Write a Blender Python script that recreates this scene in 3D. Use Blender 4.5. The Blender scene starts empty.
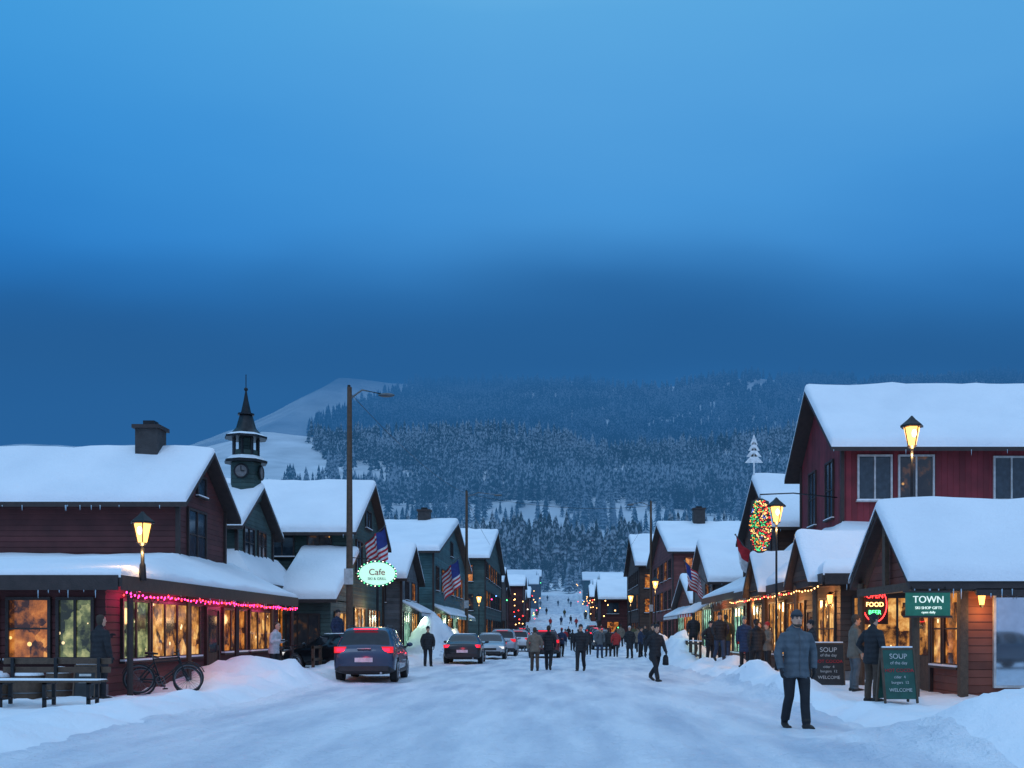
import bpy, bmesh, math, random
import numpy as np
from mathutils import Vector, Matrix, noise
random.seed(7); np.random.seed(7)
R=math.radians
sc=bpy.context.scene
COL=sc.collection
# ------------------------------------------------------------------ materials
def nmat(name):
    m=bpy.data.materials.new(name); m.use_nodes=True
    nt=m.node_tree; b=nt.nodes['Principled BSDF']
    return m,nt,b
def N(nt,t,**k):
    n=nt.nodes.new(t)
    for a,v in k.items(): setattr(n,a,v)
    return n
def nosample(m):
    try: m.cycles.emission_sampling='NONE'
    except Exception: pass
    return m
def pm(name,col,rough=.6,var=.25,scale=6,bump=0,bscale=None,metal=0,emit=None,es=0,coord='Object'):
    m,nt,b=nmat(name)
    tc=N(nt,'ShaderNodeTexCoord'); no=N(nt,'ShaderNodeTexNoise')
    no.inputs['Scale'].default_value=scale; no.inputs['Detail'].default_value=3
    nt.links.new(tc.outputs[coord],no.inputs['Vector'])
    rp=N(nt,'ShaderNodeValToRGB')
    lo=[max(0,c*(1-var)) for c in col]; hi=[min(1,c*(1+var)) for c in col]
    rp.color_ramp.elements[0].color=(*lo,1); rp.color_ramp.elements[1].color=(*hi,1)
    rp.color_ramp.elements[0].position=.3; rp.color_ramp.elements[1].position=.7
    nt.links.new(no.outputs['Fac'],rp.inputs['Fac']); nt.links.new(rp.outputs['Color'],b.inputs['Base Color'])
    b.inputs['Roughness'].default_value=rough; b.inputs['Metallic'].default_value=metal
    if bump:
        n2=N(nt,'ShaderNodeTexNoise'); n2.inputs['Scale'].default_value=bscale or scale*4; n2.inputs['Detail'].default_value=3
        nt.links.new(tc.outputs[coord],n2.inputs['Vector'])
        bp=N(nt,'ShaderNodeBump'); bp.inputs['Strength'].default_value=bump; bp.inputs['Distance'].default_value=.05
        nt.links.new(n2.outputs['Fac'],bp.inputs['Height']); nt.links.new(bp.outputs['Normal'],b.inputs['Normal'])
    if emit:
        b.inputs['Emission Color'].default_value=(*emit,1); b.inputs['Emission Strength'].default_value=es
        nosample(m)
    return m
def siding(name,col,ax='z',pitch=.17,rough=.75):
    m,nt,b=nmat(name)
    g=N(nt,'ShaderNodeNewGeometry'); s=N(nt,'ShaderNodeSeparateXYZ'); nt.links.new(g.outputs['Position'],s.inputs[0])
    if ax=='z': src=s.outputs['Z']
    else:
        a=N(nt,'ShaderNodeMath',operation='ADD'); nt.links.new(s.outputs['X'],a.inputs[0]); nt.links.new(s.outputs['Y'],a.inputs[1]); src=a.outputs[0]
    d=N(nt,'ShaderNodeMath',operation='DIVIDE'); nt.links.new(src,d.inputs[0]); d.inputs[1].default_value=pitch
    fr=N(nt,'ShaderNodeMath',operation='FRACT'); nt.links.new(d.outputs[0],fr.inputs[0])
    fl=N(nt,'ShaderNodeMath',operation='FLOOR'); nt.links.new(d.outputs[0],fl.inputs[0])
    wn=N(nt,'ShaderNodeTexWhiteNoise',noise_dimensions='1D'); nt.links.new(fl.outputs[0],wn.inputs['W'])
    no=N(nt,'ShaderNodeTexNoise'); no.inputs['Scale'].default_value=1.7; no.inputs['Detail'].default_value=5
    nt.links.new(g.outputs['Position'],no.inputs['Vector'])
    a=N(nt,'ShaderNodeMath',operation='MULTIPLY_ADD'); nt.links.new(wn.outputs['Value'],a.inputs[0]); a.inputs[1].default_value=.35; nt.links.new(no.outputs['Fac'],a.inputs[2])
    rp=N(nt,'ShaderNodeValToRGB'); rp.color_ramp.elements[0].position=.3; rp.color_ramp.elements[1].position=1.0
    rp.color_ramp.elements[0].color=(*[c*.55 for c in col],1); rp.color_ramp.elements[1].color=(*[min(1,c*1.45) for c in col],1)
    nt.links.new(a.outputs[0],rp.inputs['Fac']); nt.links.new(rp.outputs['Color'],b.inputs['Base Color'])
    bp=N(nt,'ShaderNodeBump'); bp.inputs['Strength'].default_value=.9; bp.inputs['Distance'].default_value=.03
    r2=N(nt,'ShaderNodeValToRGB'); e=r2.color_ramp.elements; e[0].color=(0,0,0,1); e[1].position=.14; e[1].color=(1,1,1,1)
    k=e.new(1.0); k.color=(.5,.5,.5,1)
    nt.links.new(fr.outputs[0],r2.inputs['Fac']); nt.links.new(r2.outputs['Color'],bp.inputs['Height']); nt.links.new(bp.outputs['Normal'],b.inputs['Normal'])
    b.inputs['Roughness'].default_value=rough
    return m
def glow(name,c0,c1,c2,es=1.5,scale=2.2,glow_light=(1,.75,.4)):
    m,nt,b=nmat(name)
    g=N(nt,'ShaderNodeNewGeometry')
    no=N(nt,'ShaderNodeTexNoise'); no.inputs['Scale'].default_value=scale*1.3; no.inputs['Detail'].default_value=5; no.inputs['Roughness'].default_value=.62
    vo=N(nt,'ShaderNodeTexVoronoi',distance='CHEBYCHEV'); vo.inputs['Scale'].default_value=scale*1.1
    nt.links.new(g.outputs['Position'],no.inputs['Vector']); nt.links.new(g.outputs['Position'],vo.inputs['Vector'])
    sp=N(nt,'ShaderNodeSeparateColor'); nt.links.new(vo.outputs['Color'],sp.inputs[0])
    mx=N(nt,'ShaderNodeMath',operation='MULTIPLY_ADD'); nt.links.new(sp.outputs[0],mx.inputs[0]); mx.inputs[1].default_value=.32; nt.links.new(no.outputs['Fac'],mx.inputs[2])
    rp=N(nt,'ShaderNodeValToRGB'); e=rp.color_ramp.elements
    e[0].position=.50; e[0].color=(*c0,1); e[1].position=.94; e[1].color=(*c2,1); k=e.new(.72); k.color=(*c1,1)
    nt.links.new(mx.outputs[0],rp.inputs['Fac'])
    v2=N(nt,'ShaderNodeTexVoronoi'); v2.inputs['Scale'].default_value=scale; nt.links.new(g.outputs['Position'],v2.inputs['Vector'])
    lt=N(nt,'ShaderNodeMath',operation='LESS_THAN'); nt.links.new(v2.outputs['Distance'],lt.inputs[0]); lt.inputs[1].default_value=.11
    mc=N(nt,'ShaderNodeMix',data_type='RGBA'); nt.links.new(lt.outputs[0],mc.inputs['Factor']); nt.links.new(rp.outputs['Color'],mc.inputs['A']); mc.inputs['B'].default_value=(*[x*1.6 for x in glow_light],1)
    b.inputs['Base Color'].default_value=(.02,.02,.025,1); b.inputs['Roughness'].default_value=.08
    nt.links.new(mc.outputs['Result'],b.inputs['Emission Color']); b.inputs['Emission Strength'].default_value=es
    return nosample(m)
def em(name,col,es,samp=False):
    m,nt,b=nmat(name); b.inputs['Base Color'].default_value=(*[c*.5 for c in col],1); b.inputs['Emission Color'].default_value=(*col,1); b.inputs['Emission Strength'].default_value=es
    b.inputs['Roughness'].default_value=.4
    return m if samp else nosample(m)
def snowmat(name,road=False):
    m,nt,b=nmat(name)
    g=N(nt,'ShaderNodeNewGeometry')
    n1=N(nt,'ShaderNodeTexNoise'); n1.inputs['Scale'].default_value=.5; n1.inputs['Detail'].default_value=5
    n2=N(nt,'ShaderNodeTexNoise'); n2.inputs['Scale'].default_value=4.5 if road else 6; n2.inputs['Detail'].default_value=5; n2.inputs['Roughness'].default_value=.65
    mp=N(nt,'ShaderNodeMapping'); mp.inputs['Scale'].default_value=(1,.16 if road else 1,1)
    nt.links.new(g.outputs['Position'],mp.inputs['Vector'])
    nt.links.new(mp.outputs[0],n1.inputs['Vector']); nt.links.new(g.outputs['Position'],n2.inputs['Vector'])
    if road: n1.inputs['Scale'].default_value=1.3
    rp=N(nt,'ShaderNodeValToRGB'); e=rp.color_ramp.elements
    e[0].position=.32; e[1].position=.62
    e[0].color=(.56,.60,.69,1) if road else (.80,.82,.86,1); e[1].color=(.86,.87,.91,1) if road else (.88,.89,.92,1)
    nt.links.new(n1.outputs['Fac'],rp.inputs['Fac']); nt.links.new(rp.outputs['Color'],b.inputs['Base Color'])
    ad=N(nt,'ShaderNodeMath',operation='MULTIPLY_ADD'); nt.links.new(n1.outputs['Fac'],ad.inputs[0]); ad.inputs[1].default_value=1.5 if road else .8; nt.links.new(n2.outputs['Fac'],ad.inputs[2])
    bp=N(nt,'ShaderNodeBump'); bp.inputs['Strength'].default_value=1.0 if road else .6; bp.inputs['Distance'].default_value=.14 if road else .07
    nt.links.new(ad.outputs[0],bp.inputs['Height']); nt.links.new(bp.outputs['Normal'],b.inputs['Normal'])
    b.inputs['Roughness'].default_value=.6
    return m
SNOW=snowmat('snow'); SNOWR=snowmat('packed_snow',True)
MAROON=siding('maroon_siding',(.085,.022,.022)); REDV=siding('red_vertical_boards',(.16,.018,.026),'v',.22)
BRICK=siding('brick_red',(.17,.05,.045),'z',.12); GREEN=siding('green_siding',(.05,.085,.08)); DARKG=siding('dark_green_siding',(.03,.06,.055))
BROWN=siding('brown_siding',(.075,.04,.028)); RBROWN=siding('cedar_siding',(.17,.05,.032)); TEAL=siding('teal_siding',(.05,.12,.13)); GREY=siding('grey_siding',(.11,.12,.13))
TRIM=pm('dark_trim',(.035,.022,.02),.6,bump=.2); TRIMW=pm('pale_trim',(.45,.45,.45),.6); WOOD=pm('old_wood',(.09,.055,.035),.75,bump=.3,scale=9)
STONE=pm('stone_base',(.16,.15,.15),.85,bump=.6,scale=4); BRK=pm('dark_chimney_brick',(.05,.045,.045),.85,bump=.6,scale=4); METAL=pm('painted_metal',(.02,.022,.025),.45,metal=.6); STEEL=pm('galvanised_steel',(.12,.13,.14),.45,metal=.7)
PANEW=glow('window_warm',(.03,.010,.003),(.55,.22,.045),(1,.62,.2),1.05); PANEO=glow('window_orange',(.03,.009,.002),(.5,.15,.02),(.95,.42,.09),.95,glow_light=(1,.6,.2))
PANEG=glow('window_green',(.015,.02,.008),(.16,.2,.08),(.6,.6,.25),.8,3); PANED=glow('window_dim',(.004,.006,.01),(.01,.012,.015),(.12,.05,.015),.8,glow_light=(.5,.25,.07))
PANEC=glow('window_cool',(.02,.05,.04),(.2,.5,.36),(.6,.95,.7),1.1,glow_light=(.9,1,.8)); PANEK=pm('window_dark',(.03,.045,.06),.06,var=.3)
PANEF=glow('window_fine',(.02,.008,.003),(.6,.25,.06),(1,.75,.35),1.3,6)
# ------------------------------------------------------------------ mesh builder
class MB:
    def __init__(s): s.v=[];s.f=[];s.m=[];s.mats=[]
    def mi(s,m):
        if m not in s.mats: s.mats.append(m)
        return s.mats.index(m)
    def add(s,vs,fs,m):
        o=len(s.v); s.v+= [tuple(v) for v in vs]; k=s.mi(m)
        for f in fs: s.f.append(tuple(i+o for i in f)); s.m.append(k)
    def box(s,a,b,m,M=None):
        vs=[Vector((x,y,z)) for z in (a[2],b[2]) for y in (a[1],b[1]) for x in (a[0],b[0])]
        if M: vs=[M@v for v in vs]
        s.add(vs,[(0,2,3,1),(4,5,7,6),(0,1,5,4),(2,6,7,3),(0,4,6,2),(1,3,7,5)],m)
    def tube(s,pts,rad,m,n=8,ref=(1,0,0),cap=True):
        pts=[Vector(p) for p in pts]; vs=[];fs=[];L=len(pts)
        for i,p in enumerate(pts):
            d=(pts[min(i+1,L-1)]-pts[max(i-1,0)]).normalized()
            r=Vector(ref); sd=r-d*r.dot(d)
            if sd.length<.1: r=Vector((0,1,0)) if abs(d.y)<.9 else Vector((0,0,1)); sd=r-d*r.dot(d)
            sd.normalize(); up=d.cross(sd)
            q=rad[i] if isinstance(rad,(list,)) else rad
            rx,ry=q if isinstance(q,tuple) else (q,q)
            for k in range(n):
                a=2*math.pi*k/n; vs.append(p+sd*math.cos(a)*rx+up*math.sin(a)*ry)
        for i in range(L-1):
            for k in range(n): fs.append((i*n+k,i*n+(k+1)%n,(i+1)*n+(k+1)%n,(i+1)*n+k))
        if cap: fs.append(tuple(range(n))[::-1]); fs.append(tuple((L-1)*n+k for k in range(n)))
        s.add(vs,fs,m)
    def ell(s,c,r,m,n=12,k=8,M=None):
        vs=[];fs=[]
        r=r if isinstance(r,tuple) else (r,r,r)
        for i in range(k+1):
            t=math.pi*i/k; t=min(max(t,.02),math.pi-.02)
            for j in range(n):
                a=2*math.pi*j/n; v=Vector((r[0]*math.sin(t)*math.cos(a),r[1]*math.sin(t)*math.sin(a),-r[2]*math.cos(t)))
                if M: v=M@v
                vs.append(v+Vector(c))
        for i in range(k):
            for j in range(n): fs.append((i*n+j,i*n+(j+1)%n,(i+1)*n+(j+1)%n,(i+1)*n+j))
        fs.append(tuple(range(n))[::-1]); fs.append(tuple(k*n+j for j in range(n)))
        s.add(vs,fs,m)
    def torus(s,c,R0,r,m,M=None,n=24,k=8):
        vs=[];fs=[]
        for i in range(n):
            a=2*math.pi*i/n
            for j in range(k):
                b=2*math.pi*j/k; v=Vector(((R0+r*math.cos(b))*math.cos(a),(R0+r*math.cos(b))*math.sin(a),r*math.sin(b)))
                if M: v=M@v
                vs.append(v+Vector(c))
        for i in range(n):
            for j in range(k): fs.append((i*k+j,((i+1)%n)*k+j,((i+1)%n)*k+(j+1)%k,i*k+(j+1)%k))
        s.add(vs,fs,m)
    def slab(s,q,t,m):
        q=[Vector(p) for p in q]; vs=[p-Vector((0,0,t)) for p in q]+q
        s.add(vs,[(0,1,2,3),(7,6,5,4),(0,4,5,1),(1,5,6,2),(2,6,7,3),(3,7,4,0)],m)
    def build(s,name,parent=None,smooth=None,bevel=0):
        me=bpy.data.meshes.new(name); me.from_pydata(s.v,[],s.f)
        for m in s.mats: me.materials.append(m)
        me.polygons.foreach_set('material_index',s.m)
        bm=bmesh.new(); bm.from_mesh(me); bmesh.ops.recalc_face_normals(bm,faces=bm.faces); bm.to_mesh(me); bm.free()
        if smooth is not None:
            me.polygons.foreach_set('use_smooth',[True]*len(me.polygons))
            if smooth<180: me.set_sharp_from_angle(angle=R(smooth))
        ob=bpy.data.objects.new(name,me); COL.objects.link(ob)
        if bevel:
            b=ob.modifiers.new('b','BEVEL'); b.width=bevel; b.segments=2; b.limit_method='ANGLE'
        if parent: par(ob,parent)
        return ob
def par(ob,p): 
    ob.parent=p; ob.matrix_parent_inverse=p.matrix_basis.inverted()
def root(name,loc=(0,0,0),rz=0):
    e=bpy.data.objects.new(name,None); COL.objects.link(e); e.location=loc; e.rotation_euler=(0,0,rz); e.empty_display_size=.3
    return e
def local(ob,p): ob.parent=p
def point(parent,loc,energy,col=(1,.6,.25),r=.1):  # point lamp for lanterns and light strings, also for added shopfront glow
    l=bpy.data.lights.new('glow_light','POINT'); l.energy=energy; l.color=col; l.shadow_soft_size=r
    o=bpy.data.objects.new('glow_light',l); COL.objects.link(o); o.location=loc
    if parent: par(o,parent)
    return o
def text(body,size,loc,rot,m,parent,ext=.01,name='lettering'):
    c=bpy.data.curves.new(name,'FONT'); c.body=body; c.size=size; c.extrude=ext; c.align_x='CENTER'; c.align_y='CENTER'; c.materials.append(m)
    o=bpy.data.objects.new(name,c); COL.objects.link(o); o.location=loc; o.rotation_euler=rot
    if parent: par(o,parent)
    return o
ROT={'S':(R(90),0,0),'E':(R(90),0,R(90)),'W':(R(90),0,R(-90))}
# ------------------------------------------------------------------ terrain
def sm(a,b,x):
    t=min(1,max(0,(x-a)/(b-a))); return t*t*(3-2*t)
def base(y):
    return 0 if y<80 else 12*((y-80)/220)**2
PILES=[(-8.7,27.6,1.3,1.8,.75),(-8.3,24.9,.7,.8,.2),(6.3,12.1,2.3,1.7,.66),(9.8,13.2,3.2,2.0,.58),(-7.6,60,1.5,3,2.3),(5.3,27,.8,2.2,.45),(5.0,22.5,.6,1.4,.3),(6.3,37,.7,3,.5),(5.8,48,.8,4,.9),(-8.2,38.5,.8,2,.6),(-7.6,16,1.0,2.2,.22),(6.6,52,1,3,1.1),(-7.9,72,1,5,1.5),(7.0,70,.9,6,1.2)]
def gh(x,y):
    z=base(y)
    if y>400: return z
    side=sm(-6.7,-7.6,x)+sm(4.7,5.6,x)
    z+=.10*side
    n=noise.noise(Vector((x*.35,y*.35,0))); n2=noise.noise(Vector((x*1.3,y*1.3,3)))
    n3=noise.noise(Vector((x*3.2,y*3.2,8)))
    z+=side*(.05*n+.06*n2)+n3*(.022+.03*side)+.03*n+.022*n2
    if y>5:
        z+=math.exp(-((x+7.3+.3*n)/.55)**2)*(.16+.14*n+.12*n2)*sm(8,16,y)
        z+=math.exp(-((x-5.1-.3*n)/.5)**2)*(.22+.25*n2+.1*n)*sm(14,20,y)
    for (cx,cy,sx,sy,h) in PILES:
        if abs(x-cx)<3*sx and abs(y-cy)<3*sy:
            z+=h*math.exp(-((x-cx)/sx)**2-((y-cy)/sy)**2)*(1+.25*n2+.14*n3)
    if -6.7<x<4.7:
        for c in (-4.9,-3.6,-2.1,-.6,.9,2.4):
            z-=.03*math.exp(-((x-c+.6*math.sin(y*.06+c)+.3*n)/.13)**2)
    return z
def grid(name,xs,ys,fn,m,smooth=True):
    nx,ny=len(xs),len(ys); v=[(x,y,fn(x,y)) for y in ys for x in xs]
    f=[(j*nx+i,j*nx+i+1,(j+1)*nx+i+1,(j+1)*nx+i) for j in range(ny-1) for i in range(nx-1)]
    me=bpy.data.meshes.new(name); me.from_pydata(v,[],f); me.materials.append(m)
    me.polygons.foreach_set('use_smooth',[smooth]*len(f))
    o=bpy.data.objects.new(name,me); COL.objects.link(o); return o
fx=list(np.arange(-13,14.01,.2)); 
xs=[-1500,-800,-400,-200,-100,-60,-35,-22,-16]+fx+[15,17,20,25,40,70,120,250,500,900,1500]
ys=[-60,-30,-12,-4,0,3,6]+list(np.arange(8,40,.18))+list(np.arange(40,62,.35))+list(np.arange(62,130,1.2))+list(np.arange(131,425,8))
def gfn(x,y):
    z=gh(x,y)
    if -6.6<x<4.6: z-=.05
    return z
ground=grid('snowy_ground',xs,ys,gfn,SNOW)
road=grid('snow_covered_road',list(np.arange(-6.9,4.91,.11)),[-30,-10,0,4]+list(np.arange(7,36,.16))+list(np.arange(36,62,.35))+list(np.arange(62,130,1.2))+list(np.arange(131,310,8)),
   lambda x,y: gh(x,y)+(.004 if -6.7<x<4.7 else -.03),SNOWR)
gy=[400,500,600,800,1000,1300,1600,1900,2600]; gv=[.068,.105,.155,.29,.43,.70,1,1.10,1.1]
cx=[-3000,-1200,-900,-580,-440,-352,-270,-180,0,300,740,1200,3000]; cv=[300,310,300,300,362,412,398,392,392,398,402,400,400]
B4=base(400)*.98
def MH(x,y):
    s=float(np.interp(y,gy,gv)); c=float(np.interp(x,cx,cv))
    n=noise.noise(Vector((x/260,y/260,1)))*30+noise.noise(Vector((x/90,y/90,5)))*14+noise.noise(Vector((x/30,y/30,9)))*3
    return B4 + (c-B4)*(s-.068)/(1-.068) + n*sm(400,800,y)*(.8 if x>-200 else .35) -.6
mm=pm('mountain_snow',(.72,.75,.78),.8,var=.25,scale=.02,coord='Object')
grid('mountain',list(np.arange(-2600,-900,100))+list(np.arange(-900,1300,14))+list(np.arange(1300,2700,100)),list(np.arange(398,1700,12))+list(np.arange(1700,2700,80)),MH,mm)
fm,nt,b=nmat('snowy_conifer')
g=N(nt,'ShaderNodeNewGeometry'); s_=N(nt,'ShaderNodeSeparateXYZ'); nt.links.new(g.outputs['Normal'],s_.inputs[0])
no=N(nt,'ShaderNodeTexNoise'); no.inputs['Scale'].default_value=.45; no.inputs['Detail'].default_value=3; nt.links.new(g.outputs['Position'],no.inputs['Vector'])
nb=N(nt,'ShaderNodeTexNoise'); nb.inputs['Scale'].default_value=.02; nb.inputs['Detail'].default_value=2; nt.links.new(g.outputs['Position'],nb.inputs['Vector'])
a=N(nt,'ShaderNodeMath',operation='MULTIPLY_ADD'); nt.links.new(s_.outputs['Z'],a.inputs[0]); a.inputs[1].default_value=.2; nt.links.new(no.outputs['Fac'],a.inputs[2])
a3=N(nt,'ShaderNodeMath',operation='MULTIPLY_ADD'); nt.links.new(nb.outputs['Fac'],a3.inputs[0]); a3.inputs[1].default_value=.6; nt.links.new(a.outputs[0],a3.inputs[2])
rp=N(nt,'ShaderNodeValToRGB'); e=rp.color_ramp.elements; e[0].position=.85; e[0].color=(.014,.045,.056,1); e[1].position=1.0; e[1].color=(.28,.34,.40,1)
a4=N(nt,'ShaderNodeMath',operation='SUBTRACT'); nt.links.new(a3.outputs[0],a4.inputs[0]); a4.inputs[1].default_value=.015
nt.links.new(a4.outputs[0],rp.inputs['Fac']); nt.links.new(rp.outputs['Color'],b.inputs['Base Color']); b.inputs['Roughness'].default_value=.9
FOR=fm
def tree_geo(tiers,n,seed):
    rg=random.Random(seed); v=[];f=[]
    for t in range(tiers):
        u=t/tiers; zt=min(1,.10+.9*(u+1.45/tiers)); zb=.10+.88*u*.98
        r=.19*(1-u)**.85+.02; o=len(v); v.append((0,0,zt))
        for k in range(n):
            a=2*math.pi*(k+rg.random()*.6)/n; rr=r*(1 if k%2 else .5)*rg.uniform(.75,1.2)
            v.append((rr*math.cos(a),rr*math.sin(a),zb-(.035 if k%2 else -.01)*1))
        for k in range(n): f.append((o,o+1+k,o+1+(k+1)%n))
    o=len(v); 
    for a in range(3): v.append((.015*math.cos(a*2.1),.015*math.sin(a*2.1),-.05))
    v.append((0,0,.9)); f+=[(o,o+1,o+3),(o+1,o+2,o+3),(o+2,o,o+3)]
    return np.array(v),np.array(f)
def forest(name,pts,geos):
    V=[];F=[];o=0
    for i,(x,y,h) in enumerate(pts):
        v,f=geos[i%len(geos)]; a=random.random()*6.28; c,s=math.cos(a),math.sin(a); w=h*random.uniform(.85,1.2)
        vv=np.empty_like(v); vv[:,0]=(v[:,0]*c-v[:,1]*s)*w+x; vv[:,1]=(v[:,0]*s+v[:,1]*c)*w+y; vv[:,2]=v[:,2]*h+MHG(x,y)
        V.append(vv);F.append(f+o);o+=len(v)
    V=np.concatenate(V);F=np.concatenate(F)
    me=bpy.data.meshes.new(name); me.vertices.add(len(V)); me.vertices.foreach_set('co',V.ravel())
    me.loops.add(F.size); me.loops.foreach_set('vertex_index',F.ravel().astype(np.int32))
    me.polygons.add(len(F)); me.polygons.foreach_set('loop_start',np.arange(0,F.size,3,dtype=np.int32)); me.polygons.foreach_set('loop_total',np.full(len(F),3,dtype=np.int32))
    me.update(calc_edges=True); me.validate(); me.materials.append(FOR)
    ob=bpy.data.objects.new(name,me); COL.objects.link(ob); return ob
def MHG(x,y): return MH(x,y) if y>400 else base(y)-.2
far=[];near=[]
while len(far)<16000:
    y=680+920*random.random()**.8; x=random.uniform(-.36,.52)*y
    ed=float(np.interp(y,[700,950,1200,1400,1600],[-.30,-.225,-.255,-.205,-.14]))*y+noise.noise(Vector((y/40,2,0)))*18
    if x<ed: continue
    if y>1250 and abs(x-(285+(y-1500)*.7))<22+14*noise.noise(Vector((y/30,7,0))): continue
    if y>1300 and abs(x-(440+(y-1500)*.5))<12+8*noise.noise(Vector((y/30,17,0))): continue
    c=noise.noise(Vector((x/120,y/160,4)))
    if c<-.33 and y<1050 and random.random()<.85: continue
    far.append((x,y,random.uniform(11,23)))
while len(near)<2700:
    y=random.uniform(405,720); x=random.uniform(-.4,.55)*y
    c=noise.noise(Vector((x/60,y/70,14)))
    if random.random()> .10+max(0,c)*2.2+ (.3 if abs(x)<40 and y<520 else 0): continue
    near.append((x,y,random.uniform(8,20)))
mid=[]
while len(mid)<130:
    y=random.uniform(150,400); x=random.choice([-1,1])*random.uniform(24,.33*y+20)
    mid.append((x,y,random.uniform(6,13)))
for i in range(230): mid.append((random.uniform(-45,45),random.uniform(312,405),random.uniform(5,11)))
forest('distant_pine_forest',far,[tree_geo(4,8,i) for i in range(5)])
forest('hillside_pine_trees',near+mid,[tree_geo(8,12,i+20) for i in range(6)])
def mist(name,Y,zs,al,seed,col,nz=120,X=2500,zt=900,hs=.007):  # upright see-through sheets; haze is painted as their own glow
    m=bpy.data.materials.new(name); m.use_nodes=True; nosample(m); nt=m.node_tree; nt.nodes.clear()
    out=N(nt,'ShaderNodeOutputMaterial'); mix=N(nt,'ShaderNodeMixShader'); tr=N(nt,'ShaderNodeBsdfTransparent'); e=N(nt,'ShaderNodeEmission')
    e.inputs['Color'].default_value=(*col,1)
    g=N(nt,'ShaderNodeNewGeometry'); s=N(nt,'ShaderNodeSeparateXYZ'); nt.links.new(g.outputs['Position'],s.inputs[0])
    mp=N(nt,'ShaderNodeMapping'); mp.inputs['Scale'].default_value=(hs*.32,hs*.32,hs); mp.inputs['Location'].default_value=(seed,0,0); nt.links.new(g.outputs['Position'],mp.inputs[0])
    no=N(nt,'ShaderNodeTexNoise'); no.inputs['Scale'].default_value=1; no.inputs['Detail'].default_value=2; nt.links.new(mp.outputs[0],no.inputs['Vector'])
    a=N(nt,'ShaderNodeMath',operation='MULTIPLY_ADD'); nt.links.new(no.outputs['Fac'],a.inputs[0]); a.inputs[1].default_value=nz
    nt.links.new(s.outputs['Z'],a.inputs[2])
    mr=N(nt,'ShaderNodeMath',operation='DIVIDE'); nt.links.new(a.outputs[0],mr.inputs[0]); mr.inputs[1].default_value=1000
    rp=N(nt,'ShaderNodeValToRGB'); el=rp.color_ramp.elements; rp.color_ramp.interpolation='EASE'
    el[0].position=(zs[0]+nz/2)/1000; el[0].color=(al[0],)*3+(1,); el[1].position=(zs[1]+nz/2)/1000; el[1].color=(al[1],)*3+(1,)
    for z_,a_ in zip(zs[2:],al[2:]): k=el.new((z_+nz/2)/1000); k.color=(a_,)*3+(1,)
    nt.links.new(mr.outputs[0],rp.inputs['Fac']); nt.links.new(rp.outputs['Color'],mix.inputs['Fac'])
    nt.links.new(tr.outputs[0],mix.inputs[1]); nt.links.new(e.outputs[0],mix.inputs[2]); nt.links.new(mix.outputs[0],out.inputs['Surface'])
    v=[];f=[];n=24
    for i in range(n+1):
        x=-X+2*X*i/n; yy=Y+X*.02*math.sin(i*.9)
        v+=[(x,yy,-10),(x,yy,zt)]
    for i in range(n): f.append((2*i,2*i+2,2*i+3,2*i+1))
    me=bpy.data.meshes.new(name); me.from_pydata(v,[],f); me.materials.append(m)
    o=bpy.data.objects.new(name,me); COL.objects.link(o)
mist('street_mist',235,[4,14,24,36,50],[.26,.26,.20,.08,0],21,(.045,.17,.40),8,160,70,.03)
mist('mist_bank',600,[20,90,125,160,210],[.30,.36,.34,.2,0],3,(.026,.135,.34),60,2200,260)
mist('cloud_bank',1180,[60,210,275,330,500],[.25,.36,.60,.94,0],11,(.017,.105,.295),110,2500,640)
# ------------------------------------------------------------------ building helpers
def snow_quad(mb,A,B,C,D,t,edges=(1,1,0,1),seed=0,res=.55):
    A,B,C,D=map(Vector,(A,B,C,D))
    L=max((B-A).length,(C-D).length); H=max((D-A).length,(C-B).length)
    def ps(L,e0,e1):
        p=[]
        if e0: p+=[0,.02,.08,.2]
        else: p+=[0]
        a=.2 if e0 else 0; b=L-.2 if e1 else L
        n=max(2,min(70,int((b-a)/res))); p+=[a+(b-a)*i/n for i in range(1,n)]
        p+=[L-.2,L-.08,L-.02,L] if e1 else [L]
        return p
    us=ps(L,edges[3],edges[1]); vs_=ps(H,edges[0],edges[2])
    V=[];F=[]
    def prof(d): return 1 if d>=.2 else (0 if d<=0 else (.55 if d<.03 else (.85 if d<.1 else 1)))
    for v in vs_:
        for u in us:
            a=u/L;b=v/H; p=A.lerp(B,a).lerp(D.lerp(C,a),b)
            k=1
            if edges[3]: k=min(k,prof(u))
            if edges[1]: k=min(k,prof(L-u))
            if edges[0]: k=min(k,prof(v))
            if edges[2]: k=min(k,prof(H-v))
            nz=1+.35*noise.noise(p*.45+Vector((seed,0,0)))+.25*noise.noise(p*1.7)
            V.append(p+Vector((0,0,k*t*nz-.003)))
    nu=len(us)
    for j in range(len(vs_)-1):
        for i in range(nu-1): F.append((j*nu+i,j*nu+i+1,(j+1)*nu+i+1,(j+1)*nu+i))
    mb.add(V,F,SNOW)
def face_frame(face,c):
    if face=='S': return Matrix(((1,0,0,0),(0,-1,0,c),(0,0,1,0),(0,0,0,1)))
    if face=='E': return Matrix(((0,1,0,c),(1,0,0,0),(0,0,1,0),(0,0,0,1)))
    return Matrix(((0,-1,0,c),(1,0,0,0),(0,0,1,0),(0,0,0,1)))
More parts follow.
